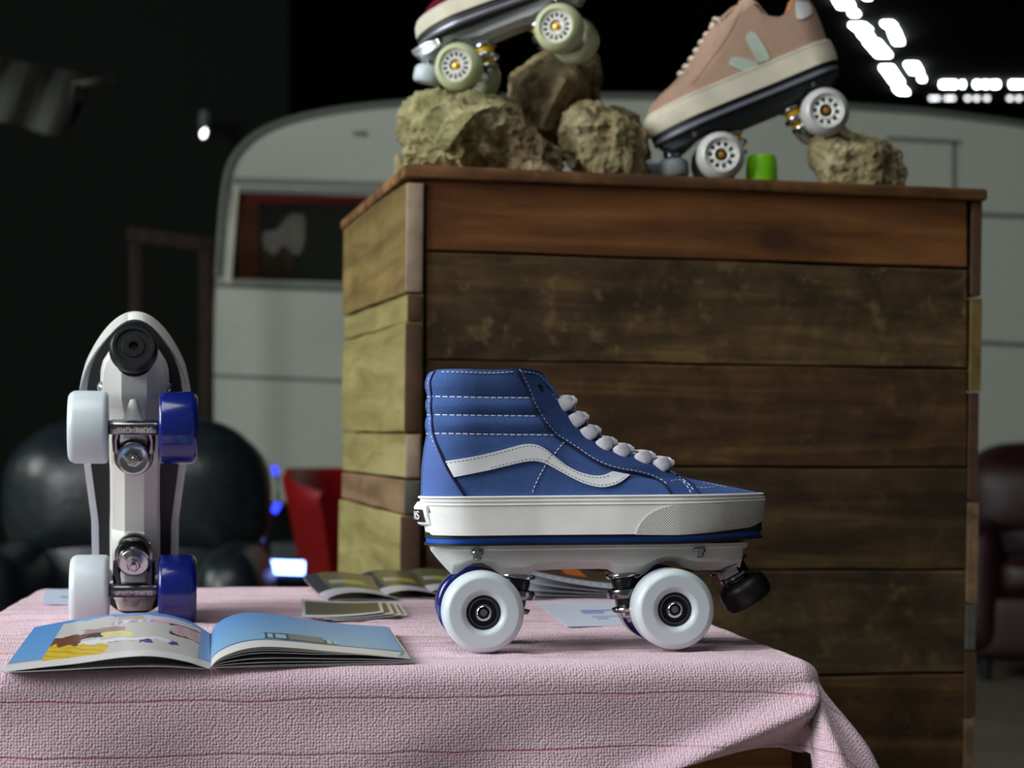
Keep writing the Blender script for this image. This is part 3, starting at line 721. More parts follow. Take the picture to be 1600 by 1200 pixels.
def towel():
    def hem(s):
        if s > .004: return .0685+(.30-.0685)*smooth01((s-.004)/.010)
        return .0685+.004*sin(s*30)+.012*smooth01(-s/.15)+.19*smooth01((-s-.19)/.12)
    r = .016
    def pos(s, t):
        cs = min(max(s, -TW), 0); ct = min(max(t, 0), TD); dx, dy = s-cs, t-ct
        # the soft edge rounds off inside the outline
        cs2 = min(max(s, -TW+r*.4), -r*.4); ct2 = min(max(t, r*.4), TD-r*.4); dx2, dy2 = s-cs2, t-ct2
        d = hypot(dx2, dy2)
        lump = .0011*noise.noise(Vector((s*14, t*22, .3)))+.0007*noise.noise(Vector((s*60, t*60, 2)))
        rid = (.0009*sin(t*2*pi/.021+1.5*noise.noise(Vector((s*5, t*9, 1))))+.0006*noise.noise(Vector((s*4, t*120, 7))))*smooth01(t/.1)
        if d < 1e-9: return Vector((s, t, TZ+lump+rid-.0006))
        ux, uy = dx2/d, dy2/d; arc = r*pi/2
        if d < arc: a = d/r; hz, dr = r*sin(a), r*(1-cos(a))
        else:
            e = d-arc; corner = abs(2*ux*uy)
            fl = .05+.52*corner+(.16 if ux > .5 else 0)*(1-corner)
            hz = r+fl*e; dr = r+e*sqrt(1-min(.9, fl)**2)
            # folds
            if uy < -.5 or corner > .2:
                hz += .004*sin(s*34+.8)*smooth01(e/.08)+.010*corner*sin(atan2(uy, ux)*9)*smooth01(e/.06)
            if uy < -.6 and s < .01:
                # a diagonal fold rising to the right corner
                line = .016+(.062)*(-s-.0)/.145
                hz += .013*math.exp(-((e-line)/.012)**2)*smooth01((.30+s)/.12)*smooth01((.02-s)/.03)
                hz -= .012*math.exp(-((e-line-.022)/.012)**2)*smooth01((.30+s)/.12)
                hz += .006*noise.noise(Vector((s*10, e*14, 5)))*smooth01(e/.04)
        return Vector((cs2+ux*hz, ct2+uy*hz, TZ-dr+lump*.6))
    def spread(a, b, n, ease=None): return [a+(b-a)*k/n for k in range(n+1)]
    S = spread(-TW-.16, -.02, 300)[:-1]+spread(-.02, .03, 50)[:-1]+spread(.03, .26, 70)
    Tn = 330; V = []; UV = []; Fc = []
    Tg = spread(-1, 0, 110)[:-1]+spread(0, TD, 240)[:-1]+spread(TD, TD+.12, 26)
    for s in S:
        h = hem(s)
        for t in Tg:
            tt = t*h if t < 0 else t
            V.append(pos(s, tt)); UV.append((s, tt))
    n = len(Tg)
    for i in range(len(S)-1):
        for j in range(n-1): Fc.append((i*n+j, (i+1)*n+j, (i+1)*n+j+1, i*n+j+1))
    me = bpy.data.meshes.new('towel'); me.from_pydata([tuple(v) for v in V], [], Fc); me.update()
    uvl = me.uv_layers.new(name='weave')
    vi = np.empty(len(me.loops), dtype=np.int32); me.loops.foreach_get('vertex_index', vi)
    uvl.data.foreach_set('uv', np.array(UV, dtype=np.float32)[vi].ravel())
    o = fin('towel', me, towel_mat(), None, True, None); o.matrix_world = MT.copy()
    so = o.modifiers.new('thickness', 'SOLIDIFY'); so.thickness = .0045; so.offset = -1
    tag(o, 'pale pink terry towel with woven rose lines draped over the box table', 'towel'); return o
TOWEL = towel()

# ------------------------------------------------------------------ printed matter on the towel
def paper_mat(name, rough=.35, coat=.3):
    m, nt, b = new_mat(name); a = nt.nodes.new('ShaderNodeVertexColor'); a.layer_name = 'print'
    nt.links.new(a.outputs[0], b.inputs['Base Color']); b.inputs['Roughness'].default_value = rough; b.inputs['Coat Weight'].default_value = coat
    b.inputs['Coat Roughness'].default_value = .2
    return m
M['print'] = paper_mat('printed_paper'); M['print_matt'] = paper_mat('printed_matt_card', .6, .0)
M['paper'] = plain('white_paper', lin(224, 226, 226), .6, 0, .02)
M['paper_dark'] = plain('dark_cover_paper', lin(60, 62, 58), .4, 0, .1, coat=.2)
def sheet(name, fn, paint, parent, nu=60, nv=30, th=.0003, mat=None):
    """fn(u,v)->point in the local frame; paint(u,v)->rgb 0..255"""
    V = []; col = []; Fc = []
    for i in range(nu+1):
        for j in range(nv+1):
            u, v = i/nu, j/nv; V.append(fn(u, v)); col.append(lin(*paint(u, v)))
    n = nv+1; N = len(V)
    for i in range(nu):
        for j in range(nv): Fc.append((i*n+j, (i+1)*n+j, (i+1)*n+j+1, i*n+j+1))
    V2 = [Vector(v)-Vector((0, 0, th)) for v in V]
    F2 = [tuple(N+a for a in f[::-1]) for f in Fc]
    rim = []
    for i in range(nu):
        for j in (0, nv): rim.append((i*n+j, (i+1)*n+j, N+(i+1)*n+j, N+i*n+j))
    for j in range(nv):
        for i in (0, nu): rim.append((i*n+j, i*n+j+1, N+i*n+j+1, N+i*n+j))
    me = bpy.data.meshes.new(name); me.from_pydata([tuple(v) for v in V]+[tuple(v) for v in V2], [], Fc+F2+rim); me.update()
    ca = me.color_attributes.new('print', 'FLOAT_COLOR', 'POINT')
    wh = lin(226, 228, 228)
    flat = []
    for c in col: flat += list(c)
    for c in col: flat += list(wh)
    ca.data.foreach_set('color', flat)
    o = fin(name, me, mat or M['print'], parent, True, 40); return o
def inbox(u, v, a, b, c, d): return a <= u <= b and c <= v <= d
# open magazine. local frame: table axes, origin at the front end of the spine
def mag():
    def wpt(px, py, Y): return MT.inverted() @ P(px, py, Y)
    sp_f = MT.inverted() @ P(328, 1046.5, 1.352)
    Yb = 1.56
    root = thing('open_magazine', 'open booklet with sky-blue printed pages lying on the front left of the towel', 'magazine', mat4=MT @ Matrix.Translation((0, 0, TZ)))
    def L(px, py, Y):
        p = wpt(px, py, Y); p.z -= TZ; return p
    # top left page: front and back edge polylines (from the outer edge to the spine)
    lf = [L(2, 1050, 1.332), L(60, 1043, 1.333), L(120, 1036.5, 1.336), L(190, 1027, 1.34), L(240, 1025, 1.343), L(290, 1033, 1.348), L(312, 1040, 1.35), L(328, 1045, 1.352)]
    lb = [L(54, 980, 1.555), L(95, 972, 1.555), L(150, 963, 1.56), L(205, 958, 1.56), L(250, 958.5, 1.565), L(290, 968, 1.57), L(315, 981, 1.57), L(331, 992, 1.57)]
    def curve(pts):
        q = smooth_poly([tuple(p) for p in pts], 8); L_ = [0]
        for a, b in zip(q, q[1:]): L_.append(L_[-1]+(Vector(b)-Vector(a)).length)
        L_ = [l/L_[-1] for l in L_]; A = np.array(q)
        return lambda u: Vector([float(np.interp(u, L_, A[:, k])) for k in range(3)])
    def ruled(a, b, dz=0, hump=0):
        ca, cb = curve(a), curve(b)
        def f(u, v):
            p = ca(u)*(1-v)+cb(u)*v; p.z = max(.0005, p.z+dz+hump*sin(pi*v)*sin(pi*u)); return p
        return f
    sky = lambda v: (120-26*v, 172-18*v, 222)
    def paint_l(u, v):
        # u from outer edge to spine, v from the near edge to the far edge
        if u > .18 and u < .92 and v > .13: u += .022*noise.noise(Vector((u*11, v*9, 1))); v += .045*noise.noise(Vector((u*9, v*7, 4)))+.02*noise.noise(Vector((u*40, v*30, 4)))
        if inbox(u, v, .17, .93, .0, .93) or (v < .12 and u < .9):
            x = (u-.17)/.76; y = v/.93
            if v < .12: return (226, 224, 222)
            if x > .78 and .55 < y < .98 and abs(((x-.99)/.28)**2+((y-.72)/.16)**2-1) < .20: return (66, 44, 56)
            if x > .78 and ((x-.99)/.28)**2+((y-.72)/.16)**2 < .8: return (212, 160, 168) if sin(x*60+y*9) > -.2 else (200, 190, 196)
            if x < .40 and y < .44-.2*x+.03*sin(x*60): return (226, 196, 64) if sin(x*40+y*70) > -.5 else (206, 168, 44)
            if x < .16+.1*y and .34 < y < .64: return (120, 74, 56)
            if .08 < x < .34 and .50 < y < .66-.1*x: return (52, 46, 44)
            if .18 < x < .48 and .62 < y < .74: return (170, 140, 130)
            if .26 < x < .55 and abs(y-.60+.12*x) < .06: return (232, 220, 140)
            if .18 < x < .82 and abs(y-.44+.06*x) < .035: return (232, 232, 240)
            if (.60 < x < .68 or .80 < x < .86) and abs(y-.36) < .05: return (56, 70, 140)
            if .40 < x < .75 and abs(y-.375) < .010: return (90, 92, 100)
            if .36 < x < .66 and abs(y-.80-.08*x) < .03: return (150, 164, 206) if sin(x*90) > 0 else (226, 226, 232)
            if .60 < x < .80 and abs(y-.86) < .025: return (232, 170, 200)
            if .40 < x < .56 and y > .9: return (196, 170, 146)
            if x > .6 and y > .88: return (214, 208, 226)
            return (206, 204, 200)
        if v < .19: return (128, 160, 196) if v > .15 else (206, 208, 210)
        return sky(v)
    sheet('left_page', ruled(lf, lb), paint_l, root, 150, 110)
    # lower left leaf and cover flap
    lf2 = [L(2, 1051, 1.331), L(90, 1047, 1.333), L(190, 1042, 1.34), L(260, 1041.5, 1.345), L(328, 1045.8, 1.352)]
    lb2 = [L(60, 983, 1.555), L(150, 983, 1.56), L(250, 984, 1.565), L(331, 990, 1.57)]
    def paint_g(u, v): return (196, 198, 196) if v < .06 else (78, 96, 92)
    sheet('left_leaf', ruled(lf2, lb2), paint_g, root, 60, 20)
    # right side: top page and the fan of leaves under it
    rf = [L(329, 1044, 1.352), L(336, 1034, 1.353), L(352, 1024, 1.355), L(380, 1014.5, 1.358), L(412, 1010.5, 1.361), L(455, 1012, 1.366), L(510, 1017, 1.372), L(560, 1021, 1.378), L(600, 1025, 1.383), L(637, 1029, 1.388)]
    rb = [L(330, 991, 1.57), L(336, 978, 1.571), L(352, 966, 1.573), L(378, 958, 1.576), L(408, 957.5, 1.58), L(445, 962, 1.584), L(490, 969, 1.59), L(530, 974, 1.594), L(570, 977, 1.598), L(604, 979, 1.602)]
    def paint_r(u, v):
        if v < .17: return (224, 222, 218)
        if v < .205: return (86, 120, 168)
        if inbox(u, v, .30, .42, .22, .38): return (60, 74, 78) if (abs(u-.31) < .006 or abs(u-.35) < .005 or abs(v-.235) < .014 or abs(v-.37) < .008 or u > .41) else (156, 192, 206)
        if inbox(u, v, .38, .60, .20, .40): return (122, 128, 128) if v > .24 else (60, 70, 60)
        if inbox(u, v, .60, .67, .20, .33): return (54, 66, 64) if (abs(u-.61) < .005 or abs(u-.645) < .004 or v < .225) else (172, 202, 208)
        return (96+44*(1-v)+18*u, 152+34*(1-v)+8*u, 216)
    sheet('right_page', ruled(rf, rb), paint_r, root, 150, 90)
    floor_f = [(L(329, 1046, 1.352)), L(380, 1045, 1.36), L(455, 1043, 1.366), L(560, 1041, 1.378), L(640, 1038, 1.39)]
    for k, q in enumerate((.10, .20, .34, .62, .82, .95)):
        cf, cb_ = curve(rf), curve(rb)
        def f(u, v, q=q, k=k):
            p = cf(u)*(1-v)+cb_(u)*v; g = q*min(1, sin(pi*min(u*1.3, 1)**.6)*1.0+.35) if q < .5 else q
            base = .0006+.0004*(6-k); p.z = base+(p.z-base)*(1-g); p.x += .0012*k*u; return p
        paint_e = (lambda u, v: (210, 206, 206)) if k % 2 == 0 else (lambda u, v: (150, 156, 164) if v > .05 else (206, 206, 208))
        sheet('leaf', f, paint_e, root, 50, 10)
    cf, cb_ = curve(rf), curve(rb)
    def cov(u, v):
        p = cf(u)*(1-v)+cb_(u)*v; p.z = .0004+max(0, .0006*(1-u)); p.x += .005*u*v+.0050*u; return p
    sheet('back_cover', cov, lambda u, v: (110, 108, 84) if u > .9 else (190, 190, 190), root, 40, 14)
mag()

def flat_card(name, label, cat, corners, h, paint, nu=40, nv=30, group=None, mat=None, bend=0):
    """corners in pixels: near-left, near-right, far-right, far-left, resting h above the towel"""
    q = [T2(a, b, h) for a, b in corners]
    c = (sum(p[0] for p in q)/4, sum(p[1] for p in q)/4)
    o = sheet(name, lambda u, v: Vector((((q[0][0]*(1-u)+q[1][0]*u)*(1-v)+(q[3][0]*(1-u)+q[2][0]*u)*v)-c[0], ((q[0][1]*(1-u)+q[1][1]*u)*(1-v)+(q[3][1]*(1-u)+q[2][1]*u)*v)-c[1], bend*(2*u-1)**2)), paint, None, nu, nv, .0004, mat or M['print_matt'])
    o.matrix_world = MT @ Matrix.Translation((c[0], c[1], TZ+h)); tag(o, label, cat, group); return o
# fanned white-bordered photo prints
def photo_paint(u, v):
    if inbox(u, v, .05, .95, .12, .88): return (70+16*u+8*sin(u*9), 71+14*u, 66+10*v)
    return (228, 230, 226)
# near-left, near-right, far-right, far-left
pc = [((520, 972), (637, 964), (626, 945), (498, 941)), ((506, 970), (628, 963), (617, 943.5), (490, 940)), ((493, 968), (616, 961), (607, 942), (480, 938.5)), ((472, 966.5), (600, 959), (595, 941.5), (471, 938))]
wh = ['lowest', 'second from below', 'third from below', 'topmost']
for k, c in enumerate(pc):
    flat_card('photo_print', 'white-bordered dark photo print, %s of the fanned stack by the open booklet' % wh[k], 'photo', c, .0010+.0013*k, photo_paint, 60, 40, 'fanned photo prints', M['print'], .0016)
def flyer(u, v):
    if abs(v-.62) < .03 and .35 < u < .68: return (110, 128, 190)
    if .48 < v < .64 and .36 < u < .60: return (150, 164, 214)
    if abs(v-.36) < .012 and .42 < u < .9: return (120, 132, 160)
    if abs(v-.28) < .015 and .46 < u < .60: return (96, 104, 130)
    return (206, 214, 230)
flat_card('flyer', 'pale blue flyer with a small drawing, flat on the towel behind the blue skate', 'flyer', ((886, 979), (1010, 976), (996, 940), (838, 943)), .0008, flyer, 80, 60)
flat_card('card', 'small pale blue card on the far left edge of the towel', 'card', ((67, 943.5), (118, 944), (118, 921), (69, 920)), .0008, lambda u, v: (150, 160, 186) if inbox(u, v, .55, .8, .4, .5) else (198, 208, 232))
# brochures lying at the back edge: each a folded, curled leaf pair
def brochure(label, xa, xb, yf, yb, hump, covers, group, top=(150, 150, 156), fold=1):
    (s0, t0), (s1, t1) = T2(xa, yf), T2(xb, yf)
    _, tb = T2(xa, yb)
    L_ = s1-s0; D = .105
    root = thing('brochure', label, 'brochure', mat4=MT @ Matrix.Translation((s0, t0, TZ)), group=group)
    shear = covers
    def g(dz, hm):
        def f(u, v):
            x = u*L_; y = v*D+(t1-t0)*u
            z = .0012+dz+hm*max(0, sin(pi*min(1, u*1.02)))**.8*(1-.25*v)
            return Vector((x-shear*v, y, z+.010*v*v*hump*60*(1-u)*.8))
        return f
    sheet('bottom_leaf', g(0, .0008), lambda u, v: (196, 194, 196), root, 30, 8)
    sheet('top_leaf', g(.0012, hump), lambda u, v: (184, 186, 196) if v < .42 else ((66, 66, 64) if u < .25 else (104, 98, 70)) if not inbox(u, v, .38, .62, .6, .82) else (176, 170, 90), root, 40, 30)
    sheet('rear_cover', g(.0004, hump*1.6), lambda u, v: (58, 60, 62) if u < .3 else (110, 104, 74), root, 30, 10)
    return root
def broc2(label, front, back, hz, cover_col):
    """folded brochure from pixel corners: front-left/right at towel level, back-left/right at towel level; hz hump height"""
    a, b = T2(*front[0]), T2(*front[1]); c, d = T2(*back[1]), T2(*back[0])
    root = thing('brochure', label, 'brochure', mat4=MT @ Matrix.Translation((a[0], a[1], TZ)), group='dark folded brochures at the back of the towel')
    def f(h0, h1, off=0):
        def g(u, v):
            x = (a[0]*(1-u)+b[0]*u)*(1-v)+(d[0]*(1-u)+c[0]*u)*v-a[0]
            y = (a[1]*(1-u)+b[1]*u)*(1-v)+(d[1]*(1-u)+c[1]*u)*v-a[1]
            return Vector((x, y+off, .0010+h0+h1*(sin(pi*u**.75))**.9*(1-.2*v)+.012*v*v))
        return g
    sheet('bottom_leaf', f(0, .0006), lambda u, v: (168, 164, 164), root, 30, 10)
    def pt(u, v):
        if v < .34: return (190, 190, 200) if u < .6 else (176, 178, 190)
        if inbox(u, v, .45, .72, .55, .72): return (150, 146, 70)
        if inbox(u, v, .25, .45, .58, .70): return (150, 150, 140)
        return cover_col if u > .18 else (58, 60, 66)
    sheet('top_leaf', f(.0008, hz), pt, root, 60, 50)
    return root
broc2('dark folded brochure at the back of the towel, leftmost of three', ((512, 939), (625, 939)), ((474, 921), (590, 921)), .0075, (96, 92, 66))
broc2('middle one of the three dark folded brochures at the back of the towel', ((598, 937), (705, 937)), ((562, 918), (660, 918)), .0085, (92, 86, 60))
broc2('dark folded brochure nearest the blue skate at the back of the towel', ((664, 934), (745, 934)), ((628, 915), (720, 915)), .0080, (84, 84, 62))
# fat stack of white leaves seen between the wheels
root = thing('booklet', 'thick white booklet with curled open leaves, seen between the blue skate wheels', 'booklet', mat4=MT @ Matrix.Translation((*T2(822, 938), TZ)))
w0 = T2(822, 938); w1 = T2(985, 936); LL = w1[0]-w0[0]
for k, (hl_, hr_) in enumerate(((.0012, .0006), (.0052, .0030), (.0110, .0050), (.0185, .0072), (.0280, .0100))):
    def f(u, v, hl_=hl_, hr_=hr_, k=k):
        z = hl_*(1-u)**1.6+hr_*(1-(1-u)**1.6)+.0004; return Vector((u*LL+.0*v, v*.15+(w1[1]-w0[1])*u, z+.010*v*(k/4)))
    def pp(u, v, k=k):
        if k == 4:
            if v < .28: return (120, 130, 160) if (abs(v-.14) < .035 and sin(u*70) > .1) else (206, 212, 226)
            if v > .55: return (196, 104, 40) if sin(u*13) > .2 else (60, 50, 40)
            return (72, 60, 46)
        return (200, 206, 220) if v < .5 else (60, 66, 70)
    sheet('leaf', f, pp, root, 90, 30)

# ------------------------------------------------------------------ plank-clad plinth
Y0 = 2.30
cu_ = Vector((15000-800, F, -(864-HOR))).normalized(); cv_ = Vector((130-800, F, -(669-HOR))).normalized()
cw_ = cu_.cross(cv_).normalized(); cv_ = cw_.cross(cu_)
po = P(663, 278, Y0)
M_PL = Matrix(((cu_.x, cv_.x, cw_.x, po.x), (cu_.y, cv_.y, cw_.y, po.y), (cu_.z, cv_.z, cw_.z, po.z), (0, 0, 0, 1)))
plinth = thing('wooden_plinth', 'tall display plinth clad in reclaimed brown and yellow planks, behind the blue skate', 'plinth', mat4=M_PL)
def PF(px, py): return unproj(M_PL, px, py, 0)          # front plane: (u, w)
def PS(px, py):                                         # left side plane x = -.019: (v, w)
    Mi = M_PL.inverted(); o = Mi @ Vector((0, 0, CAMZ)); d = Mi.to_3x3() @ Vector(((px-800)/F, 1, -(py-HOR)/F))
    t = (-.019-o.x)/d.x; p = o+d*t; return (p.y, p.z)
UW = PF(1511, 700)[0]; DV = .62
def plank(name, pts, y0, y1, mat, axis='u', jit=.0012, seed=0):
    """pts: quad in the plane (a,w): front planks a=u (thickness along v), side planks a=v (thickness along u)"""
    rnd = random.Random(seed); bm = bmesh.new(); n = 16
    (a0, b0), (a1, b1), (a2, b2), (a3, b3) = pts   # bottom-left, bottom-right, top-right, top-left
    rings = []
    for k in range(n+1):
        u = k/n; lo = (a0+(a1-a0)*u, b0+(b1-b0)*u+jit*noise.noise(Vector((u*5, seed*3.3, 0)))); hi = (a3+(a2-a3)*u, b3+(b2-b3)*u+jit*noise.noise(Vector((u*5, seed*3.3, 9))))
        rr = []
        c = .0016
        for (a, w), y in ((lo, y0+c), ((lo[0], lo[1]+c), y0), ((hi[0], hi[1]-c), y0), (hi, y0+c), (hi, y1), (lo, y1)):
            rr.append(bm.verts.new((a, y, w) if axis == 'u' else (y, a, w)))
        rings.append(rr)
    for A, B in zip(rings, rings[1:]):
        for k in range(6): bm.faces.new((A[k], A[(k+1) % 6], B[(k+1) % 6], B[k]))
    bm.faces.new(rings[0]); bm.faces.new(rings[-1][::-1])
    return bm_obj(name, bm, mat, plinth, True, 30)
wA = wood('reddish_plank', lin(78, 46, 22), lin(105, 66, 32), lin(128, 84, 44), 'x', 1.1, .25, knots=(-.245, 0, .058))
wB = wood('grey_brown_plank', lin(59, 46, 28), lin(88, 69, 40), lin(119, 96, 59), 'x', 2.7, .85, hue=lin(136, 114, 78))
wC = wood('dark_brown_plank', lin(55, 40, 23), lin(83, 59, 33), lin(109, 83, 47), 'x', 4.2, .7)
wD = wood('weathered_plank', lin(52, 41, 28), lin(78, 62, 40), lin(104, 87, 55), 'x', 6.1, .9)
wE = wood('walnut_plank', lin(51, 37, 23), lin(76, 59, 35), lin(102, 81, 51), 'x', 8.4, .6)
rows = [((667, 390), (1511, 418), (1511, 304), (667, 281), wA), ((667, 560), (1511, 575), (1511, 421), (667, 393), wB), ((667, 727), (1511, 730), (1511, 578), (667, 563), wC), ((667, 893), (1511, 889), (1511, 733), (667, 730), wE), ((667, 1067), (1511, 1051), (1511, 892), (667, 896), wD), ((667, 1245), (1511, 1222), (1511, 1054), (667, 1070), wC), ((667, 1420), (1511, 1396), (1511, 1225), (667, 1248), wE), ((667, 1590), (1511, 1566), (1511, 1399), (667, 1423), wB)]
for k, (a, b, c, d, mt_) in enumerate(rows):
    plank('front_plank', [PF(*a), PF(*b), PF(*c), PF(*d)], .002, .022, mt_, 'u', .0016, k+1)
zf = -1.28   # plinth-local height of the floor
fl_l = Vector((0, 0, 0))
zf = (M_PL.inverted() @ Vector((po.x, po.y, .004))).z
lastw = PF(667, 1593)[1]
plank('front_plank', [(.002, zf), (UW, zf+.003), (UW, lastw), (.002, lastw)], .002, .022, wC, 'u', .0, 30)
# left cladding: boards run back from the corner, their sawn ends face the camera
yel = wood('yellow_pine', lin(120, 112, 67), lin(140, 131, 81), lin(156, 147, 99), 'y', 3.3, .15)
olv = wood('olive_board', lin(96, 80, 44), lin(120, 100, 57), lin(137, 116, 70), 'y', 5.5, .3)
pnk = wood('pinkish_board', lin(102, 80, 59), lin(128, 102, 76), lin(142, 116, 89), 'y', 7.5, .2)
endp = plain('pale_sawn_end', lin(156, 137, 116), .85, 0, .12, .4, 120, .001)
endb = plain('dark_sawn_end', lin(76, 52, 33), .85, 0, .15, .4, 120, .001)
endg = plain('grey_sawn_end', lin(83, 84, 75), .85, 0, .12, .4, 120, .001)
ls = [  # (y at the corner top, bottom) (y at the back edge top, bottom), body, end, protrusion
    ((285, 457), (364, 500), olv, endp, .003), ((459, 502), (503, 537), yel, endb, .000), ((503, 675), (539, 674), yel, endb, .002),
    ((678, 748), (676, 733), yel, endp, .000), ((751, 806), (736, 774), pnk, endg, .001), ((808, 1000), (777, 930), yel, endb, .005),
    ((1003, 1150), (933, 1040), olv, endp, .001), ((1153, 1330), (1043, 1180), yel, endb, .003), ((1333, 1560), (1183, 1350), olv, endp, .0)]
for k, ((ct, cb2), (bt, bb), mt_, em, pr) in enumerate(ls):
    vt = PS(638, ct)[1]; vb = PS(638, cb2)[1]; vtb = PS(523, bt)[1]; vbb = PS(523, bb)[1]
    o = plank('side_plank', [(-.001, vb), (DV, vbb), (DV, vtb), (-.001, vt)], -.019-pr, .0, mt_, 'v', .0016, k+40)
    bm = bmesh.new(); q = [(-.0185-pr, vb+.001), (-.0008, vb+.0005), (-.0008, vt-.0005), (-.0185-pr, vt-.001)]
    box_into(bm, (-.0187-pr, -.004, vb+.0012), (-.0012, .0005, vt-.0012), .0018)
    bm_obj('sawn_end', bm, em, o, True, 40)
# right cladding ends
rs = [(304, 462, endb), (466, 610, olv), (613, 780, endb), (786, 942, pnk), (945, 1015, endg), (1018, 1120, endb), (1123, 1300, pnk), (1303, 1500, endb)]
for k, (a, b, em) in enumerate(rs):
    w1_, w0_ = PF(1511, a)[1], PF(1511, b)[1]
    plank('side_plank', [(.0, w0_), (DV, w0_), (DV, w1_), (.0, w1_)], UW+.003, UW+.0155+.002*(k % 2), em, 'v', .001, k+70)
# lid with a slim edge board and corner posts
wl = wood('lid_wood', lin(84, 56, 32), lin(116, 80, 46), lin(160, 122, 74), 'x', 9.1, .6)
lidt = PF(663, 259)[1]; lidb = PF(663, 279)[1]
box('lid', (-.026, -.008, lidb), (UW+.020, DV+.006, lidt), wl, plinth, .004)
for x in (.004, UW-.036):
    for y in (.024, DV-.040): box('corner_post', (x, y, zf), (x+.032, y+.032, lidb-.001), wC, plinth, .002)
plank('rear_panel', [(0, zf), (UW, zf), (UW, lidb-.002), (0, lidb-.002)], DV-.006, DV, wE, 'u', 0, 90)
def top_z(X, Y):   # world height of the lid top at X, Y
    n = M_PL.to_3x3() @ Vector((0, 0, 1)); p0 = M_PL @ Vector((0, 0, lidt)); return p0.z-((X-p0.x)*n.x+(Y-p0.y)*n.y)/n.z

# ------------------------------------------------------------------ rocks on the lid
def rock_mat(name, a, b_, c, seed):
    m, nt, b = new_mat(name); v = coords(nt, loc=(seed, seed*2, 0))
    n = noise_n(nt, v, 12, 8, .65, .4); n2 = noise_n(nt, v, 45, 8, .7)
    c1 = ramp(nt, n, [(.34, a), (.48, b_), (.62, c)])
    c2 = ramp(nt, n2, [(.36, tuple(x*.5 for x in a[:3])+(1,)), (.50, b_), (.72, tuple(min(1, x*1.15) for x in c[:3])+(1,))])
    nt.links.new(mixc(nt, .45, c1, c2), b.inputs['Base Color']); b.inputs['Roughness'].default_value = .95; b.inputs['Specular IOR Level'].default_value = .15
    bump_to(nt, b, n2, 1, .010); return m
M['rock'] = rock_mat('limestone', lin(96, 96, 62), lin(166, 152, 112), lin(212, 200, 160), 1.0)
M['rock2'] = rock_mat('mossy_limestone', lin(92, 100, 62), lin(150, 146, 102), lin(204, 192, 150), 5.0)
M['rock3'] = rock_mat('brown_limestone', lin(84, 70, 50), lin(142, 124, 94), lin(200, 184, 144), 9.0)
def rock(label, outline, Yn, depth, mat, seed, rough=.012, cuts=7, lift=0, cut_bottom=True, ridge=None):
    """outline in pixels at distance Yn+depth/2; the solid bulges towards and away from the camera"""
    Yc = Yn+depth/2; rnd = random.Random(seed)
    cx = sum(p[0] for p in outline)/len(outline); cy = sum(p[1] for p in outline)/len(outline)
    pts = []
    outline = [(px, py+36 if py > 252 else py) for px, py in outline]
    for px, py in outline: pts.append(P(px, py, Yc+rnd.uniform(-.12, .12)*depth))
    for f, k in ((-.5, .62), (.5, .62), (-.38, .82), (.38, .82)):
        for px, py in outline:
            kk = k+rnd.uniform(-.12, .10); pts.append(P(cx+(px-cx)*kk, cy+(py-cy)*kk, Yc+f*depth*rnd.uniform(.8, 1.0)))
    if ridge:
        for px, py, yy in ridge: pts.append(P(px, py, yy))
    c = P(cx, cy, Yc)
    bm = bmesh.new()
    for p in pts: bm.verts.new(p-c)
    r = bmesh.ops.convex_hull(bm, input=bm.verts); bmesh.ops.delete(bm, geom=[v for v in bm.verts if not v.link_faces], context='VERTS')
    bmesh.ops.triangulate(bm, faces=bm.faces[:])
    for _ in range(6):
        le = [e for e in bm.edges if e.calc_length() > .006]
        if not le or len(bm.faces) > 26000: break
        bmesh.ops.subdivide_edges(bm, edges=le, cuts=1); bmesh.ops.triangulate(bm, faces=bm.faces[:])
    bm.normal_update()
    nv = [(v, v.normal.copy(), v.co.copy()) for v in bm.verts]; off = Vector((seed*1.7, seed*.9, seed*2.3))
    for v, nn, co in nv:
        q = co*16+off
        d = noise.fractal(q, .75, 2.2, 6)*.75+(noise.ridged_multi_fractal(q*1.2, .8, 2.3, 5, 1.0, 2.0)-1.2)*.45
        cell = noise.cell(co*42+off)*.10
        v.co = co+nn*rough*(d-.25+cell)
    zb = top_z(c.x, c.y)-c.z+.0015
    if cut_bottom:
        for v in bm.verts:
            zl_ = top_z(c.x+v.co.x, c.y+v.co.y)-c.z+.001
            if v.co.z < zl_: v.co.z = zl_
    o = bm_obj('rock', bm, mat, None, True, 24); o.location = c; tag(o, label, 'rock', 'rough limestone rocks on the plinth'); return o
rock('large mossy pale rock under the front wheels of the maroon skate', [(616, 182), (628, 158), (645, 140), (672, 132), (705, 134), (735, 146), (765, 158), (800, 152), (822, 168), (838, 196), (862, 232), (868, 256), (800, 262), (700, 262), (640, 262), (622, 245)], 2.40, .22, M['rock2'], 3, .016, ridge=[(742, 172, 2.36), (700, 230, 2.36), (770, 165, 2.37)])
rock('tall slanted rock with a smooth top under the rear wheels of the maroon skate', [(790, 118), (820, 98), (870, 76), (915, 60), (926, 66), (938, 92), (944, 130), (942, 160), (915, 195), (880, 235), (850, 258), (812, 255), (800, 200), (792, 150)], 2.52, .16, M['rock3'], 8, .010, ridge=[(880, 130, 2.49), (858, 170, 2.49)])
rock('knobbly brown rock, darkest of the pile, under the slanted one', [(760, 170), (790, 156), (815, 166), (838, 190), (850, 215), (872, 235), (874, 258), (745, 262), (742, 225)], 2.385, .10, M['rock3'], 12, .018)
rock('rugged beige rock at the right end of the pile, beside the peach sneaker toe', [(872, 195), (890, 170), (922, 153), (945, 166), (968, 186), (985, 182), (1004, 196), (1012, 228), (1012, 262), (905, 266), (884, 240)], 2.42, .14, M['rock'], 21, .017)
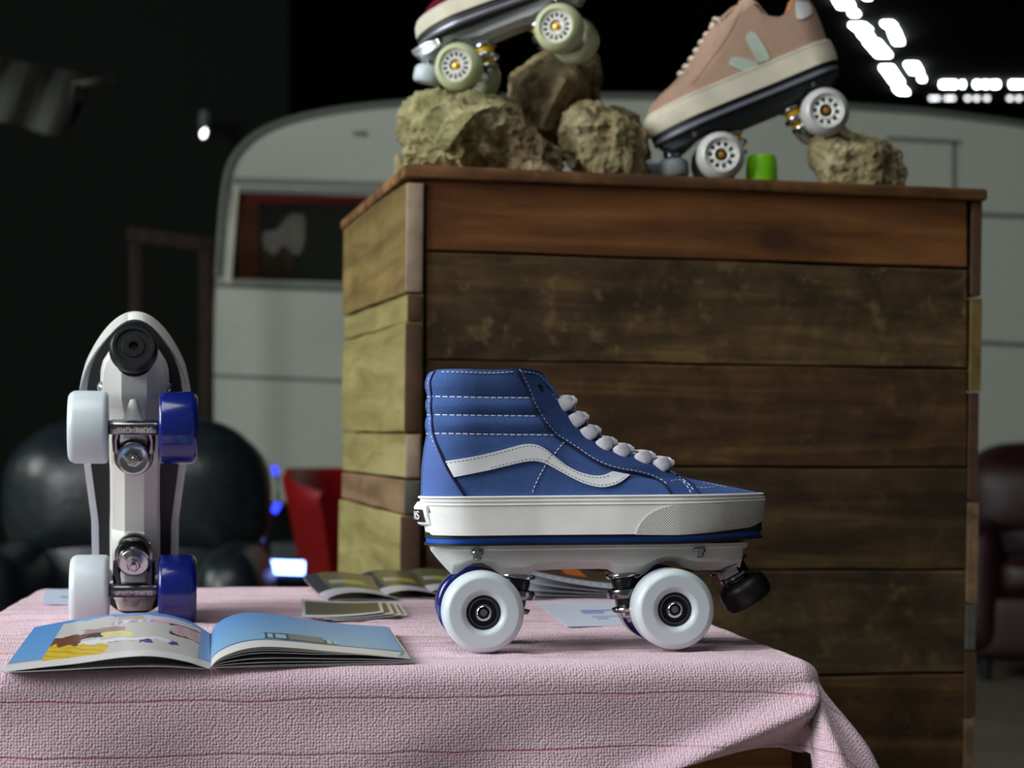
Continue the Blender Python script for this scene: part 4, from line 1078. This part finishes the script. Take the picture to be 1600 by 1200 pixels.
rock('dark rock half hidden behind the beige rock and the peach sneaker toe', [(950, 165), (975, 160), (1002, 178), (1010, 205), (1014, 262), (955, 262)], 2.62, .10, M['rock3'], 27, .010)
rock('small cream rock at the left corner of the plinth', [(603, 290), (608, 255), (618, 240), (632, 244), (648, 262), (652, 285)], 2.55, .10, M['rock'], 33, .007)
rock('flat-topped rock on the right, under the rear wheels of the peach skate', [(1262, 250), (1264, 225), (1276, 208), (1300, 202), (1340, 204), (1378, 214), (1408, 236), (1418, 262), (1414, 284), (1330, 287), (1280, 282)], 2.44, .15, M['rock'], 44, .015)

# ------------------------------------------------------------------ low sneaker skates on the plinth
def low_skate(name, label, Mw, prm, px):
    """prm: materials; px: pixel outlines on the shoe's middle plane"""
    t = thing(name, label, 'roller skate', mat4=Mw)
    g = lambda pts: [unproj(Mw, a, b, 0.0) for a, b in pts]
    fb, ff, ub, uf = g(px['fb']), g(px['ff']), g(px['ub']), g(px['uf'])
    x0, x1 = min(p[0] for p in fb), max(p[0] for p in ff); Ln = x1-x0
    Wf = [(x0, .034), (x0+.12*Ln, .037), (x0+.35*Ln, .038), (x0+.58*Ln, .046), (x0+.74*Ln, .049), (x0+.88*Ln, .046), (x1, .040)]
    zb = sum(p[1] for p in g(px['fz'][:1]))
    zbt, ztp = g(px['fz'])[0][1], g(px['fz'])[1][1]
    fs = Surf(fb, ff, Wf, [(a, b-.002) for a, b in Wf], zbt, ztp, (.075, .075), (.040, .040))
    fs.mesh('rubber_sidewall', prm['rubber'], t, 14, 56)
    bm = bmesh.new(); fs_t = ztp-.0022
    fs.stitch_into(bm, [(x0+.02*Ln+k*Ln*.96/12, fs_t) for k in range(13)], .0004, .0030, .0016, .0005)
    bm_obj('sidewall_stitching', bm, prm['thread'], t)
    uz0, uz1 = ztp-.004, max(p[1] for p in ub+uf)
    tl = interp(g(px['top']))
    us = Surf(ub, uf, [(a, b-.004) for a, b in Wf], [(x0, .030), (x0+.3*Ln, .034), (x0+.5*Ln, .028), (x1, .02)], uz0, uz1, (.075, .036), (.038, .030), ztop=lambda x: tl(x))
    us.mesh('upper', prm['upper'], t, 60, 56, lining=prm['lining'], depth=.03)
    def sd(a, b):
        yl = .035
        for _ in range(4):
            x, z = unproj(Mw, a, b, yl); yl = us.hw(x, z)
        return (x, z)
    for nm, mt_, poly, off in px.get('patches', []):
        for sg in (-1, 1): us.patch(nm, [sd(a, b) for a, b in smooth_poly(poly, 2)], mt_, t, off, .0010, .004, sides=(sg,))
    if 'seams' in px:
        bm = bmesh.new()
        for s in px['seams']: us.stitch_into(bm, [sd(a, b) for a, b in s], .0006, .0028, .0016, .0005)
        bm_obj('top_stitching', bm, prm['thread'], t)
    if 'laces' in px:
        bm = bmesh.new()
        for (a, b) in px['laces']:
            x, z = unproj(Mw, a-4, b-4, 0.0); h = .016
            xx = x-.005; zz = z-.009
            q = smooth_poly([(xx-.002, -h-.004, zz-.006), (xx, -h, zz+.002), (x, -h*.5, z-.001), (x+.001, 0, z+.001), (x, h*.5, z-.001), (xx, h, zz+.002), (xx-.002, h+.004, zz-.006)], 4)
            tube_into(bm, q, .0036, .0019, 8, up=(.5, 0, .86))
        if px.get('bow'):
            x, z = unproj(Mw, *px['bow'], 0.0)
            for s in (-1, 1):
                tube_into(bm, smooth_poly([(x, 0, z), (x+.004, s*.012, z+.008), (x+.002, s*.024, z+.004), (x-.002, s*.022, z-.008), (x-.002, s*.004, z-.001)], 4), .0026, .0016, 8)
        bm_obj('laces', bm, prm['lace'], t)
    if 'tongue' in px:
        q = g(px['tongue']); bm = bmesh.new()
        tube_into(bm, [(x, 0, z) for x, z in q], [.016]*len(q), [.0045]*len(q), 14, up=(.6, 0, .8)); bm_obj('tongue', bm, prm['tongue'], t)
    if 'tab' in px:
        q = g(px['tab']); bm = bmesh.new()
        tube_into(bm, [(x, 0, z) for x, z in q], [.020, .018, .014][:len(q)], [.0045]*len(q), 14, up=(1, 0, .2)); bm_obj('heel_tab', bm, prm['tab'], t)
    # mounting plate
    pz = [g([p])[0][1] for p in px['plate']]; xa, xb = g([px['plate_x'][0]])[0][0], g([px['plate_x'][1]])[0][0]
    for lo, hi, mt_ in ((pz[0], pz[1], prm['pl_a']), (pz[1], pz[2], prm['pl_b']), (pz[2], pz[3], prm['pl_c'])):
        s = Surf([(xa, lo), (xa, hi)], [(xb, lo), (xb, hi)], [(a, b-.003) for a, b in Wf], [(a, b-.003) for a, b in Wf], lo, hi, (.07, .07), (.036, .036)); s.mesh('plate_layer', mt_, t, 1, 44)
    WB = prm['wb']
    st = [(-.042, pz[0]-.006, 16, 10), (-.026, pz[0]-.020, 20, 12), (-.012, pz[0]-.012, 22, 12), (.004, pz[0]-.010, 22, 12), (.018, pz[0]-.020, 22, 11), (.034, pz[0]-.024, 22, 11), (.046, pz[0]-.022, 22, 14), (WB-.046, pz[0]-.022, 22, 14), (WB-.034, pz[0]-.024, 22, 11), (WB-.018, pz[0]-.020, 23, 11), (WB-.004, pz[0]-.010, 25, 11), (WB+.012, pz[0]-.012, 27, 12), (WB+.036, pz[0]-.021, 27, 13), (WB+.050, pz[0]-.020, 22, 11), (WB+.060, pz[0]-.006, 16, 9)]
    chassis(t, [(a, b, c/1000, d/1000) for a, b, c, d in st], pz[0], prm['chassis'], [(-.004, pz[0]-.006, .020), (WB+.018, pz[0]-.006, .026)], None)
    for x, d in ((0, 1), (WB, -1)):
        truck(t, x, d, .031, M['chrome'], M['yellow'])
        for s in (-1, 1): wheel(t, x, s, .031, .021, prm['wheel'], None, style=prm['wstyle'])
    toe_stop(t, (WB+prm.get('tsx', .052), 0, pz[0]-.022), prm.get('tsax', (.50, 0, -.87)), prm['stop'], .0195, .024)
    return t
# --- peach sneaker skate, nose down on the lid, rear wheels on the flat-topped rock
YP = 2.43
fw = P(1128, 241, YP); rw = P(1292, 172, YP)
xdp = (fw-rw).normalized(); ydp = Vector((0, -1, 0)); zdp = xdp.cross(ydp)
orgp = rw-ydp*.054*1.0 - zdp*.031
M_PK = frame_from(orgp, xdp, ydp)
WB_P = (fw-rw).length
pk = dict(
  fb=[(1290, 58), (1298, 66), (1306, 84), (1309, 96)], ff=[(1011, 178), (1008, 188), (1006, 196), (1008, 206), (1014, 215), (1020, 219)],
  fz=[(1190, 144), (1190, 107)],
  ub=[(1254, -22), (1262, -2), (1272, 14), (1281, 34), (1290, 60), (1294, 72)],
  uf=[(1158, -6), (1152, 8), (1140, 20), (1128, 34), (1114, 42), (1103, 54), (1090, 74), (1077, 96), (1064, 116), (1048, 134), (1032, 148), (1016, 166), (1011, 178), (1008, 190)],
  top=[(1310, -35), (1262, -10), (1238, -6), (1226, 28), (1212, 36), (1192, 34), (1178, 14), (1168, 6), (1150, 0), (1000, -10)],
  plate=[(1160, 174), (1160, 171.5), (1160, 165.5), (1160, 156.5)], plate_x=[(1309, 105), (1022, 228)],
  patches=[('side_mark', M['mark_mint'], [(1166, 56), (1172, 50), (1180, 52), (1190, 66), (1203, 91), (1193, 96), (1185, 98), (1174, 78), (1166, 62), (1166, 56)], .0004),
           ('side_mark', M['mark_mint'], [(1139, 99), (1142, 92), (1152, 89), (1166, 92), (1184, 99), (1180, 105), (1170, 110), (1162, 112), (1150, 107), (1140, 102), (1139, 99)], .0010),
           ('lacing_panel', M['suede_pink'], [(1160, 8), (1154, 22), (1144, 44), (1128, 70), (1110, 94), (1092, 118), (1082, 130), (1070, 126), (1080, 108), (1098, 80), (1114, 54), (1130, 40), (1148, 20), (1160, 8)], .0),
           ('heel_patch', M['label_white'], [(1243, 2), (1262, 4), (1270, 18), (1262, 26), (1246, 30), (1243, 2)], .0004)],
  laces=[(1126, 36), (1116, 46), (1107, 58), (1099, 70), (1091, 83), (1083, 96), (1074, 108), (1066, 119)], bow=(1122, 40),
  tongue=[(1100, 66), (1122, 38), (1144, 18), (1166, 8), (1176, 10)], tab=[(1246, 8), (1238, -18), (1236, -34)])
low_skate('sneaker_roller_skate', 'peach suede sneaker skate with mint V mark, tilted nose-down on the plinth', M_PK,
  dict(rubber=M['rubber_cream'], thread=M['lace_cream'], upper=M['suede_pink'], lining=M['orange_lining'], lace=M['lace_cream'], tongue=M['suede_pink'], tab=M['orange_lining'], pl_a=M['plate_black'], pl_b=M['plate_silver'], pl_c=M['plate_black'], chassis=M['chassis_dark'], wheel=M['wheel_clear'], wstyle='holes', stop=M['toe_grey'], wb=WB_P, tsax=(.30, 0, -.95)), pk)
# --- maroon sneaker skate, toe to the left, standing on the pile; cut by the top of the frame
ya = radians(17)
YR = 2.40
fw = P(712, 102, YR+.03); rw = P(868, 40, YR-.012)
dv = fw-rw; ydm = Vector((-sin(ya), -cos(ya), 0)); xdm = (dv-ydm*dv.dot(ydm)).normalized(); zdm = xdm.cross(ydm)
orgm = rw-ydm*.054-zdm*.031
M_MR = frame_from(orgm, xdm, ydm); WB_M = dv.length
mr = dict(
  fb=[(940, -78), (946, -64), (950, -50)], ff=[(662, 20), (655, 32), (650, 48), (652, 62), (656, 72)],
  fz=[(770, 18), (770, -8)],
  ub=[(905, -170), (925, -120), (938, -74)], uf=[(820, -150), (800, -120), (780, -90), (756, -62), (730, -36), (700, -12), (680, 6), (668, 18), (662, 28), (658, 40)],
  top=[(960, -190), (912, -172), (880, -120), (850, -118), (824, -148), (800, -160), (600, -160)],
  plate=[(770, 36), (770, 32), (770, 28.5), (770, 18)], plate_x=[(948, -50), (656, 76)],
  laces=[(782, -92), (770, -78), (757, -64), (743, -50), (729, -36)],
  seams=[[(668, 22), (700, 4), (740, -12), (780, -28)]])
low_skate('sneaker_roller_skate', 'maroon sneaker skate with cream sidewall and pale green wheels, on the rock pile', M_MR,
  dict(rubber=M['rubber_cream'], thread=M['thread'], upper=M['suede_maroon'], lining=M['lining'], lace=M['lace_cream'], tongue=M['suede_maroon'], tab=M['lining'], pl_a=M['plate_black'], pl_b=M['plate_silver'], pl_c=M['plate_black'], chassis=M['chassis_silver'], wheel=M['wheel_green'], wstyle='spokes', stop=M['toe_pale'], wb=WB_M, tsx=.045), mr)
# lime wheel lying on its side on the lid
g0 = P(1190, 278, 2.47); g0.z = top_z(g0.x, g0.y)+.0006
o = lathe('skate_wheel', [(.0090, .008), (.0090, 0), (.0165, 0), (.0192, .002), (.0200, .006), (.0200, .024), (.0190, .036), (.0172, .0415), (.014, .0425), (.0090, .041), (.0090, .008)], (0, 0, 0), (0, 0, 1), M['lime'], None, 48)
o.location = g0; tag(o, 'lime green skate wheel lying on its side behind the peach skate', 'skate wheel')
# pale rubber stopper behind the sneaker toe
g1 = P(1028, 272, 2.60); g1.z = top_z(g1.x, g1.y)+.0006
bm = bmesh.new(); lathe_into(bm, [(0, 0), (.018, 0), (.021, .003), (.021, .010), (.014, .016), (.0125, .030), (.018, .038), (.0195, .046), (.016, .052), (0, .052)], (0, 0, 0), (0, 0, 1), 36)
o = bm_obj('rubber_stopper', bm, M['toe_pale']); o.location = g1; tag(o, 'pale blue-white waisted stopper behind the toe of the peach skate', 'stopper')
# ------------------------------------------------------------------ hall shell
def struct(o): o['kind'] = 'structure'; return o
def floor_mat():
    m, nt, b = new_mat('worn_concrete'); v = coords(nt)
    n = noise_n(nt, v, 1.6, 8, .65); n2 = noise_n(nt, v, 9, 6, .7)
    nt.links.new(mixc(nt, .5, ramp(nt, n, [(.3, lin(66, 60, 50)), (.7, lin(120, 110, 94))]), ramp(nt, n2, [(.3, lin(70, 62, 50)), (.7, lin(124, 114, 98))])), b.inputs['Base Color'])
    b.inputs['Roughness'].default_value = .75; bump_to(nt, b, n2, .3, .01); return m
wall_m = plain('dark_painted_wall', lin(40, 43, 40), .95, 0, .12, .2, 6, .01, spec=.1)
ceil_m = plain('dark_roof_boards', lin(28, 26, 24), .95, 0, .15, spec=.1)
struct(box('floor', (-9, -1.5, -.1), (14, 36, 0), floor_mat()))
struct(box('wall_back', (-9, 35.8, 0), (14, 36, 6.5), wall_m))
struct(box('wall_right', (14, -1.5, 0), (14.2, 36, 6.5), wall_m))
struct(box('ceiling', (-9.2, -1.5, 6.5), (14.2, 36, 6.7), ceil_m))
struct(box('wall_left', (-9.2, 8.0, 0), (-9, 36, 6.5), wall_m))
# dark roof beams
beam_m = plain('dark_beam', lin(34, 30, 26), .9, 0, .1)
for k, y in enumerate((9, 13)): struct(box('trim_%d' % (k+1), (-9, y, 6.15), (14, y+.25, 6.5), beam_m))
# glazed rooflights in the far roof, each a bright pane in a frame
sky_e = emit('rooflight_daylight', (.86, 1, .93, 1), 9); sky_d = emit('soft_rooflight_daylight', (.9, .92, .95, 1), 1.6)
fr_m = plain('rooflight_frame', lin(50, 50, 48), .7)
ZR = 6.5
def rl(px, py, w=9, h=6): 
    Y = (ZR-.03-CAMZ)*F/(HOR-py); return Vector(((px-800)/F*Y, Y, ZR-.03))
pan = []
def rooflight(px0, py0, px1, py1, wpx, e=None, n=[0]):
    a, b = rl(px0, py0), rl(px1, py1); n[0] += 1
    w = wpx/F*(a.y+b.y)/2
    V = [(a.x-w/2, a.y, a.z), (a.x+w/2, a.y, a.z), (b.x+w/2, b.y, b.z), (b.x-w/2, b.y, b.z)]
    V2 = [(x, y, z+.02) for x, y, z in V]
    o = mk('window_%d' % n[0], V+V2, [(0, 1, 2, 3), (7, 6, 5, 4), (0, 4, 5, 1), (1, 5, 6, 2), (2, 6, 7, 3), (3, 7, 4, 0)], e or sky_e, None, False, None); struct(o)
for a in [(1309, -12, 1322, 12, 24), (1333, 20, 1336, 24, 12), (1339, 40, 1350, 48, 22), (1350, 54, 1356, 60, 17), (1362, 66, 1381, 88, 22), (1385, 106, 1402, 130, 18), (1404, 138, 1412, 146, 15), (1386, 37, 1392, 42, 16), (1396, 48, 1404, 68, 14), (1424, 101, 1432, 114, 18), (1440, 122, 1441, 126, 8), (1352, -8, 1356, -2, 10)]: rooflight(*a)
for x0_, x1_ in ((1470, 1494), (1502, 1506), (1523, 1530), (1536, 1543), (1549, 1560), (1579, 1600)): rooflight((x0_+x1_)/2, 130, (x0_+x1_)/2+.2, 136, x1_-x0_)
for x0_ in (1456, 1464, 1480, 1488, 1512, 1526, 1542, 1578, 1592): rooflight(x0_, 153.5, x0_, 156, 6, sky_d)
# dark partition and things on the left, deep in shade
struct(box('wall_partition', (-4.2, 11.6, 0), (-1.35, 11.8, 4.0), plain('grey_partition', lin(25, 28, 25), .95, 0, .06, spec=.1)))
sp = P(322, 198, 11.4)
t = thing('wall_lamp', 'small lit spot lamp high on the dark partition left of the caravan', 'lamp', sp)
lathe('lamp_shade', [(0, 0), (.045, 0), (.05, -.06), (.035, -.12), (0, -.12)], (0, 0, .09), (.1, 0, 1), M['chassis_dark'], t, 20)
lathe('bulb', [(0, -.075), (.016, -.06), (.018, 0), (.012, .04), (0, .05)], (0, -.02, 0), (.25, 0, 1), emit('bulb_glow', (.95, .95, .9, 1), 2.2), t, 16)
box('bracket', (-.01, 0, .02), (.01, .2, .04), M['chassis_dark'], t)
# corrugated hood hanging at the upper left
hood_m = plain('dull_grey_sheet', lin(60, 62, 56), .8, .2, .1)
bm = bmesh.new(); n = 26; Vt = []
for k in range(n+1):
    u = k/n; px = -140+u*322; wav = .05*sin(u*30)
    top_ = bm.verts.new(P(px, 70+u*60, 7.5+wav)); bot = bm.verts.new(P(px-40+(0 if u < .85 else 0), 205+(-70 if u > .9 else 12*sin(u*9)), 7.1+wav)); Vt.append((top_, bot))
for (a, b), (c, d) in zip(Vt, Vt[1:]): bm.faces.new((a, c, d, b))
o = bm_obj('extraction_hood', bm, hood_m, None, True, 40); so = o.modifiers.new('thickness', 'SOLIDIFY'); so.thickness = .02
tag(o, 'dull grey corrugated sheet hood hanging in the dark at upper left', 'hood')
# brown wooden frame leaning left of the caravan
t = thing('wooden_trestle', 'dark brown wooden frame standing in shade left of the caravan', 'trestle', P(268, 715, 8.8)*1.0)
t.location = Vector((P(268, 715, 8.8).x, 8.8, 0))
fw_m = wood('old_brown_wood', lin(26, 18, 11), lin(40, 28, 18), lin(52, 38, 26), 'z', 1.9, .4)
box('rail', (-.20, -.03, 1.86), (.20, .03, 1.93), fw_m, t, .005, Matrix.Translation((0, 0, 1.9)) @ Matrix.Rotation(radians(8), 4, 'Y') @ Matrix.Translation((0, 0, -1.9)))
box('upright', (-.19, -.03, 0), (-.13, .03, 1.88), fw_m, t, .005); box('upright', (.13, -.03, 0), (.19, .03, 1.84), fw_m, t, .005)
box('rail', (-.18, -.025, .9), (.18, .025, .97), fw_m, t, .005)

# ------------------------------------------------------------------ caravan
YV = 9.6
def V_(px, py, d=0): p = P(px, py, YV+d); return p
out_px = [(318, 790), (322, 700), (327, 560), (333, 430), (340, 330), (346, 280), (354, 250), (368, 228), (392, 205), (425, 188), (470, 174), (530, 163), (600, 155), (700, 148), (820, 143), (960, 142), (1100, 144), (1240, 150), (1340, 159), (1440, 166), (1540, 178), (1620, 190), (1720, 215), (1790, 250), (1815, 310), (1825, 430), (1832, 600), (1836, 790)]
va = thing('caravan', 'old white caravan with rounded roof standing behind the plinth', 'caravan', Vector((P(1070, 700, YV).x, YV, 0)))
vo = va.location.copy()
van_m = plain('off_white_caravan_panel', lin(178, 184, 172), .45, 0, .03, .1, 3, .01, coat=.15)
van_t = plain('grey_aluminium_trim', lin(110, 116, 108), .5, .3, .05)
pts = [P(a, b, YV)-vo for a, b in smooth_poly(out_px, 3)]
bm = bmesh.new(); W_ = 2.1; prof = [(0, .97, 0), (.03, .99, 0), (.10, 1, 0), (W_-.1, 1, 0), (W_, .97, 0)]
cx_, cz_ = 0, 1.5; rings = []
for y, s_, _ in prof: rings.append([bm.verts.new((cx_+(p.x-cx_)*(1-(1-s_)*.35), y, cz_+(p.z-cz_)*(1-(1-s_)*.8))) for p in pts])
for A, B in zip(rings, rings[1:]):
    for k in range(len(A)): bm.faces.new((A[k], A[(k+1) % len(A)], B[(k+1) % len(A)], B[k]))
bm.faces.new(rings[0][::-1]); bm.faces.new(rings[-1])
bm_obj('body_shell', bm, van_m, va, True, 40)
# roof edge trim following the outline
q = [Vector((p.x*.99, -.008, 1.5+(p.z-1.5)*.978)) for p in pts[9:-9]]
tube('edge_trim', q, .018, van_t, va, 8)
def vbar(nm, a, b, th, mat, dy=-.012, dep=.016):
    """straight strip on the side wall between two pixels, th px thick"""
    A, B = P(a[0], a[1], YV+dy)-vo, P(b[0], b[1], YV+dy)-vo; h = th/F*YV/2
    n_ = (B-A).normalized(); up_ = Vector((-n_.z, 0, n_.x))*h
    V = []
    for y in (0, dep):
        for p, s_ in ((A, -1), (B, -1), (B, 1), (A, 1)): V.append(p+up_*s_+Vector((0, y, 0)))
    return mk(nm, V, [(0, 1, 2, 3), (7, 6, 5, 4), (0, 4, 5, 1), (1, 5, 6, 2), (2, 6, 7, 3), (3, 7, 4, 0)], mat, va, False, None)
vbar('belt_trim', (350, 281), (640, 289), 9, van_t)
vbar('belt_trim', (336, 443), (660, 456), 10, van_t)
vbar('panel_seam', (330, 586), (660, 600), 5, van_t)
vbar('panel_seam', (1385, 216), (1500, 222), 6, van_t); vbar('door_edge', (1490, 222), (1490, 560), 4, van_t)
vbar('panel_seam', (1500, 334), (1800, 345), 7, van_t); vbar('panel_seam', (1500, 533), (1800, 550), 6, van_t)
# window: frame, dark pane, curtains and the white boot cut-out behind the glass
glass_m, nt, b = new_mat('caravan_glass'); b.inputs['Base Color'].default_value = (.8, .85, .82, 1); b.inputs['Transmission Weight'].default_value = 1; b.inputs['Roughness'].default_value = .03; b.inputs['IOR'].default_value = 1.05
dark_in = plain('dark_caravan_interior', lin(26, 24, 20), .9, 0, .1)
wfr = thing('x', '', ''); bpy.data.objects.remove(wfr)
back = vbar('window_recess', (360, 368), (640, 372), 150, dark_in, -.004, .003)
f = vbar('window_frame', (362, 296), (645, 304), 9, van_t, -.035, .035)
vbar('window_frame', (356, 440), (645, 448), 9, van_t, -.035, .035)
vbar('window_frame', (369, 292), (357, 442), 8, plain('pale_window_bead', lin(206, 204, 186), .5), -.040, .040)
vbar('window_frame', (640, 300), (638, 446), 8, van_t, -.035, .035)
cur = plain('brown_curtain', lin(96, 46, 26), .9, 0, .15); redc = plain('red_pelmet', lin(120, 14, 18), .8, 0, .1)
def curtain(nm, x0, y0, x1, y1, mat, folds, dy=-.012):
    bm = bmesh.new(); n = 40; rows_ = []
    for k in range(n+1):
        u = k/n; px = x0+(x1-x0)*u; a = P(px, y0, YV+dy)-vo; b2 = P(px, y1, YV+dy)-vo; w = .004*sin(u*folds*2*pi)
        rows_.append((bm.verts.new(a+Vector((0, w, 0))), bm.verts.new(b2+Vector((0, w, 0)))))
    for (a, b1), (c, d) in zip(rows_, rows_[1:]): bm.faces.new((a, c, d, b1))
    o = bm_obj(nm, bm, mat, va, True, 60); s_ = o.modifiers.new('thickness', 'SOLIDIFY'); s_.thickness = .002
curtain('curtain', 372, 310, 404, 436, cur, 4); curtain('pelmet', 372, 303, 638, 318, redc, 9, -.014); curtain('curtain', 408, 372, 460, 436, plain('dark_brown_cloth', lin(52, 30, 20), .9), 3, -.010)
boot = [(409, 367), (412, 362), (430, 360), (440, 350), (452, 336), (460, 333), (476, 336), (477, 350), (478, 370), (474, 388), (470, 397), (462, 399), (454, 394), (450, 386), (440, 385), (434, 394), (427, 399), (418, 394), (411, 384)]
V = [P(a, b2, YV-.016)-vo for a, b2 in boot]; n = len(V); V += [v+Vector((0, .003, 0)) for v in V]
mk('boot_sign', V, [tuple(range(n)), tuple(range(n, 2*n))[::-1]]+[(k, (k+1) % n, n+(k+1) % n, n+k) for k in range(n)], plain('grey_boot_print', lin(120, 110, 106), .8, 0, .1), va, False, None)
vbar('glass_pane', (366, 368), (640, 373), 140, glass_m, -.030, .004)
mv = P(562, 209, YV)-vo; box('roof_vent', (mv.x-.035, -.01, mv.z-.012), (mv.x+.035, .02, mv.z+.012), van_t, va, .003)
for x in (-1.3, 1.6):
    lathe('tyre', [(0, 0), (.16, 0), (.17, -.02), (.27, -.03), (.30, 0), (.30, .15), (.27, .18), (0, .18)], (x, .15, .303), (0, 1, 0), M['black'], va, 32)
box('underframe', (-2.1, .25, .30), (2.2, 1.9, .46), M['chassis_dark'], va)
bpy.context.view_layer.update()

# ------------------------------------------------------------------ upholstered chairs
def pillow(nm, lo, hi, mat, parent, r=.08, puff=.03, T=None, sub=3):
    bm = bmesh.new(); bmesh.ops.create_cube(bm, size=2)
    bmesh.ops.subdivide_edges(bm, edges=bm.edges[:], cuts=9, use_grid_fill=True)
    c = Vector([(lo[k]+hi[k])/2 for k in range(3)]); h = Vector([(hi[k]-lo[k])/2 for k in range(3)])
    for v in bm.verts:
        p = v.co.copy(); q = Vector([p[k]*h[k] for k in range(3)])
        inner = Vector([max(-(h[k]-r), min(h[k]-r, q[k])) if h[k] > r else 0 for k in range(3)])
        d = q-inner
        if d.length > 1e-6:
            d = d.normalized()*min(r, d.length) if d.length > r else d
        q = inner+d
        w = (1-p.x**2)*(1-p.z**2) if abs(p.y) > .99 else (1-p.x**2)*(1-p.y**2) if abs(p.z) > .99 else (1-p.y**2)*(1-p.z**2)
        ax = 1 if abs(p.y) > .99 else 2 if abs(p.z) > .99 else 0
        q[ax] += puff*max(0, w)*(1 if p[ax] > 0 else -1)
        v.co = c+q
        if T is not None: v.co = T @ v.co
    o = bm_obj(nm, bm, mat, parent, True, 70); s_ = o.modifiers.new('smooth', 'SUBSURF'); s_.levels = s_.render_levels = 1; return o
navy = plain('dark_green_black_leather', lin(25, 33, 38), .36, 0, .15, .35, 22, .006, spec=.6)
red_l = plain('red_leather', lin(150, 14, 20), .38, 0, .08, .2, 22, .004)
dred_l = plain('dark_red_leather', lin(38, 4, 9), .5, 0, .1, .2, 22, .004)
def armchair(label, loc, rot, w, mat, H=1.0):
    t = thing('armchair', label, 'armchair', mat4=Matrix.Translation(loc) @ Matrix.Rotation(rot, 4, 'Z'))
    h = w/2
    pillow('seat_base', (-h+.06, -.40, .08), (h-.06, .34, .36), mat, t, .05, .01)
    pillow('seat_cushion', (-h+.17, -.42, .34), (h-.17, .22, .50), mat, t, .06, .02)
    pillow('backrest', (-h+.06, .10, .30), (h-.06, .42, H), mat, t, .15, .03, Matrix.Translation((0, 0, .3)) @ Matrix.Rotation(radians(-8), 4, 'X') @ Matrix.Translation((0, 0, -.3)))
    pillow('back_roll', (-h+.03, .05, H-.44), (h-.03, .41, H+.03), mat, t, .18, .02, Matrix.Translation((0, .06, 0)))
    for s in (-1, 1): pillow('armrest', (min(s*h, s*(h-.19)), -.42, .10), (max(s*h, s*(h-.19)), .34, .64), mat, t, .09, .015)
    for x in (-1, 1):
        for y in (-.34, .28): lathe('foot', [(0, 0), (.022, 0), (.03, .09), (0, .09)], (x*(h-.12), y, 0), (0, 0, 1), M['black'], t, 16)
    return t
armchair('big black-green leather armchair behind the upright roller skate', Vector((P(196, 800, 5.6).x, 5.6, 0)), radians(4), .84, navy, .975)
armchair('dark red leather armchair at the right edge, past the plinth', Vector((P(1655, 800, 8.0).x, 8.0, 0)), radians(-12), .86, dred_l, .92)
# red tub chair
t = thing('tub_chair', 'bright red tub chair half hidden behind the plinth, beside the blue light', 'chair', Vector((P(604, 800, 7.1).x, 7.1, 0)))
bm = bmesh.new(); n = 48; L1 = []
for k in range(n+1):
    a = radians(-160+140*2*k/n*1.0) if False else radians(-55+290*k/n); hz_ = .86-.10*max(0, -sin(a))
    col_ = []
    for (ro, z) in ((.26, .20), (.31, .45), (.36, .70), (.385, hz_-.03), (.37, hz_), (.33, hz_-.005), (.305, hz_-.05), (.27, .60), (.24, .44)):
        col_.append(bm.verts.new((ro*cos(a), ro*sin(a), z)))
    L1.append(col_)
for A, B in zip(L1, L1[1:]):
    for k in range(len(A)-1): bm.faces.new((A[k], B[k], B[k+1], A[k+1]))
for e_ in (L1[0], L1[-1]): bm.faces.new(e_)
bm_obj('tub_shell', bm, red_l, t, True, 60)
pillow('seat_cushion', (-.25, -.28, .36), (.25, .22, .50), red_l, t, .06, .02)
lathe('pedestal', [(0, 0), (.24, 0), (.24, .015), (.04, .03), (.035, .21), (.22, .22), (0, .22)], (0, 0, 0), (0, 0, 1), M['chrome'], t, 32)
# blue light tube on a dark low cabinet with a glowing strip down its side
blue_e = emit('blue_tube_glow', (.10, .22, 1, 1), 1); 
nt = blue_e.node_tree; bb = nt.nodes['Principled BSDF']; bb.inputs['Emission Color'].default_value = (.20, .34, 1, 1); bb.inputs['Emission Strength'].default_value = 4
strip_e = emit('blue_strip_glow', (.03, .05, .9, 1), .9)
YL = 6.25
a = P(414, 885, YL); b2 = P(476, 885, YL)
t = thing('light_cabinet', 'low dark cabinet with glowing blue tube between the armchair and the red chair', 'cabinet', Vector(((a.x+b2.x)/2, YL, 0)))
lx = t.location.x; hz_ = a.z
box('body', (-.10, .03, .02), (.075, .28, hz_-.055), plain('dark_cabinet_paint', lin(24, 24, 34), .5), t, .008)
tube('blue_tube', [(a.x-lx, -.02, hz_), (b2.x-lx, -.02, hz_-.004)], .022, blue_e, t, 16)
box('tube_holder', (-.09, -.01, hz_-.055), (.07, .06, hz_-.020), M['black'], t, .004)
sp_ = [P(x, y, YL)-t.location for x, y in ((431, 728), (434, 745), (436, 775), (433, 792), (424, 806), (411, 822), (408, 850), (409, 880), (407, 915), (407, 960))]
tube('light_strip_wire', [Vector((p.x, -.02, p.z)) for p in sp_], .005, M['black'], t, 8)
for i, (x0_, y0_, x1_, y1_, r_) in enumerate([(430, 728, 433, 742, .010), (437, 786, 428, 800, .013), (410, 818, 410, 830, .010), (409, 846, 407, 872, .011), (406, 880, 405, 914, .010)]):
    A_, B_ = P(x0_, y0_, YL)-t.location, P(x1_, y1_, YL)-t.location
    tube('strip_light', [Vector((A_.x, -.026, A_.z)), Vector((B_.x, -.026, B_.z))], r_, strip_e, t, 10)
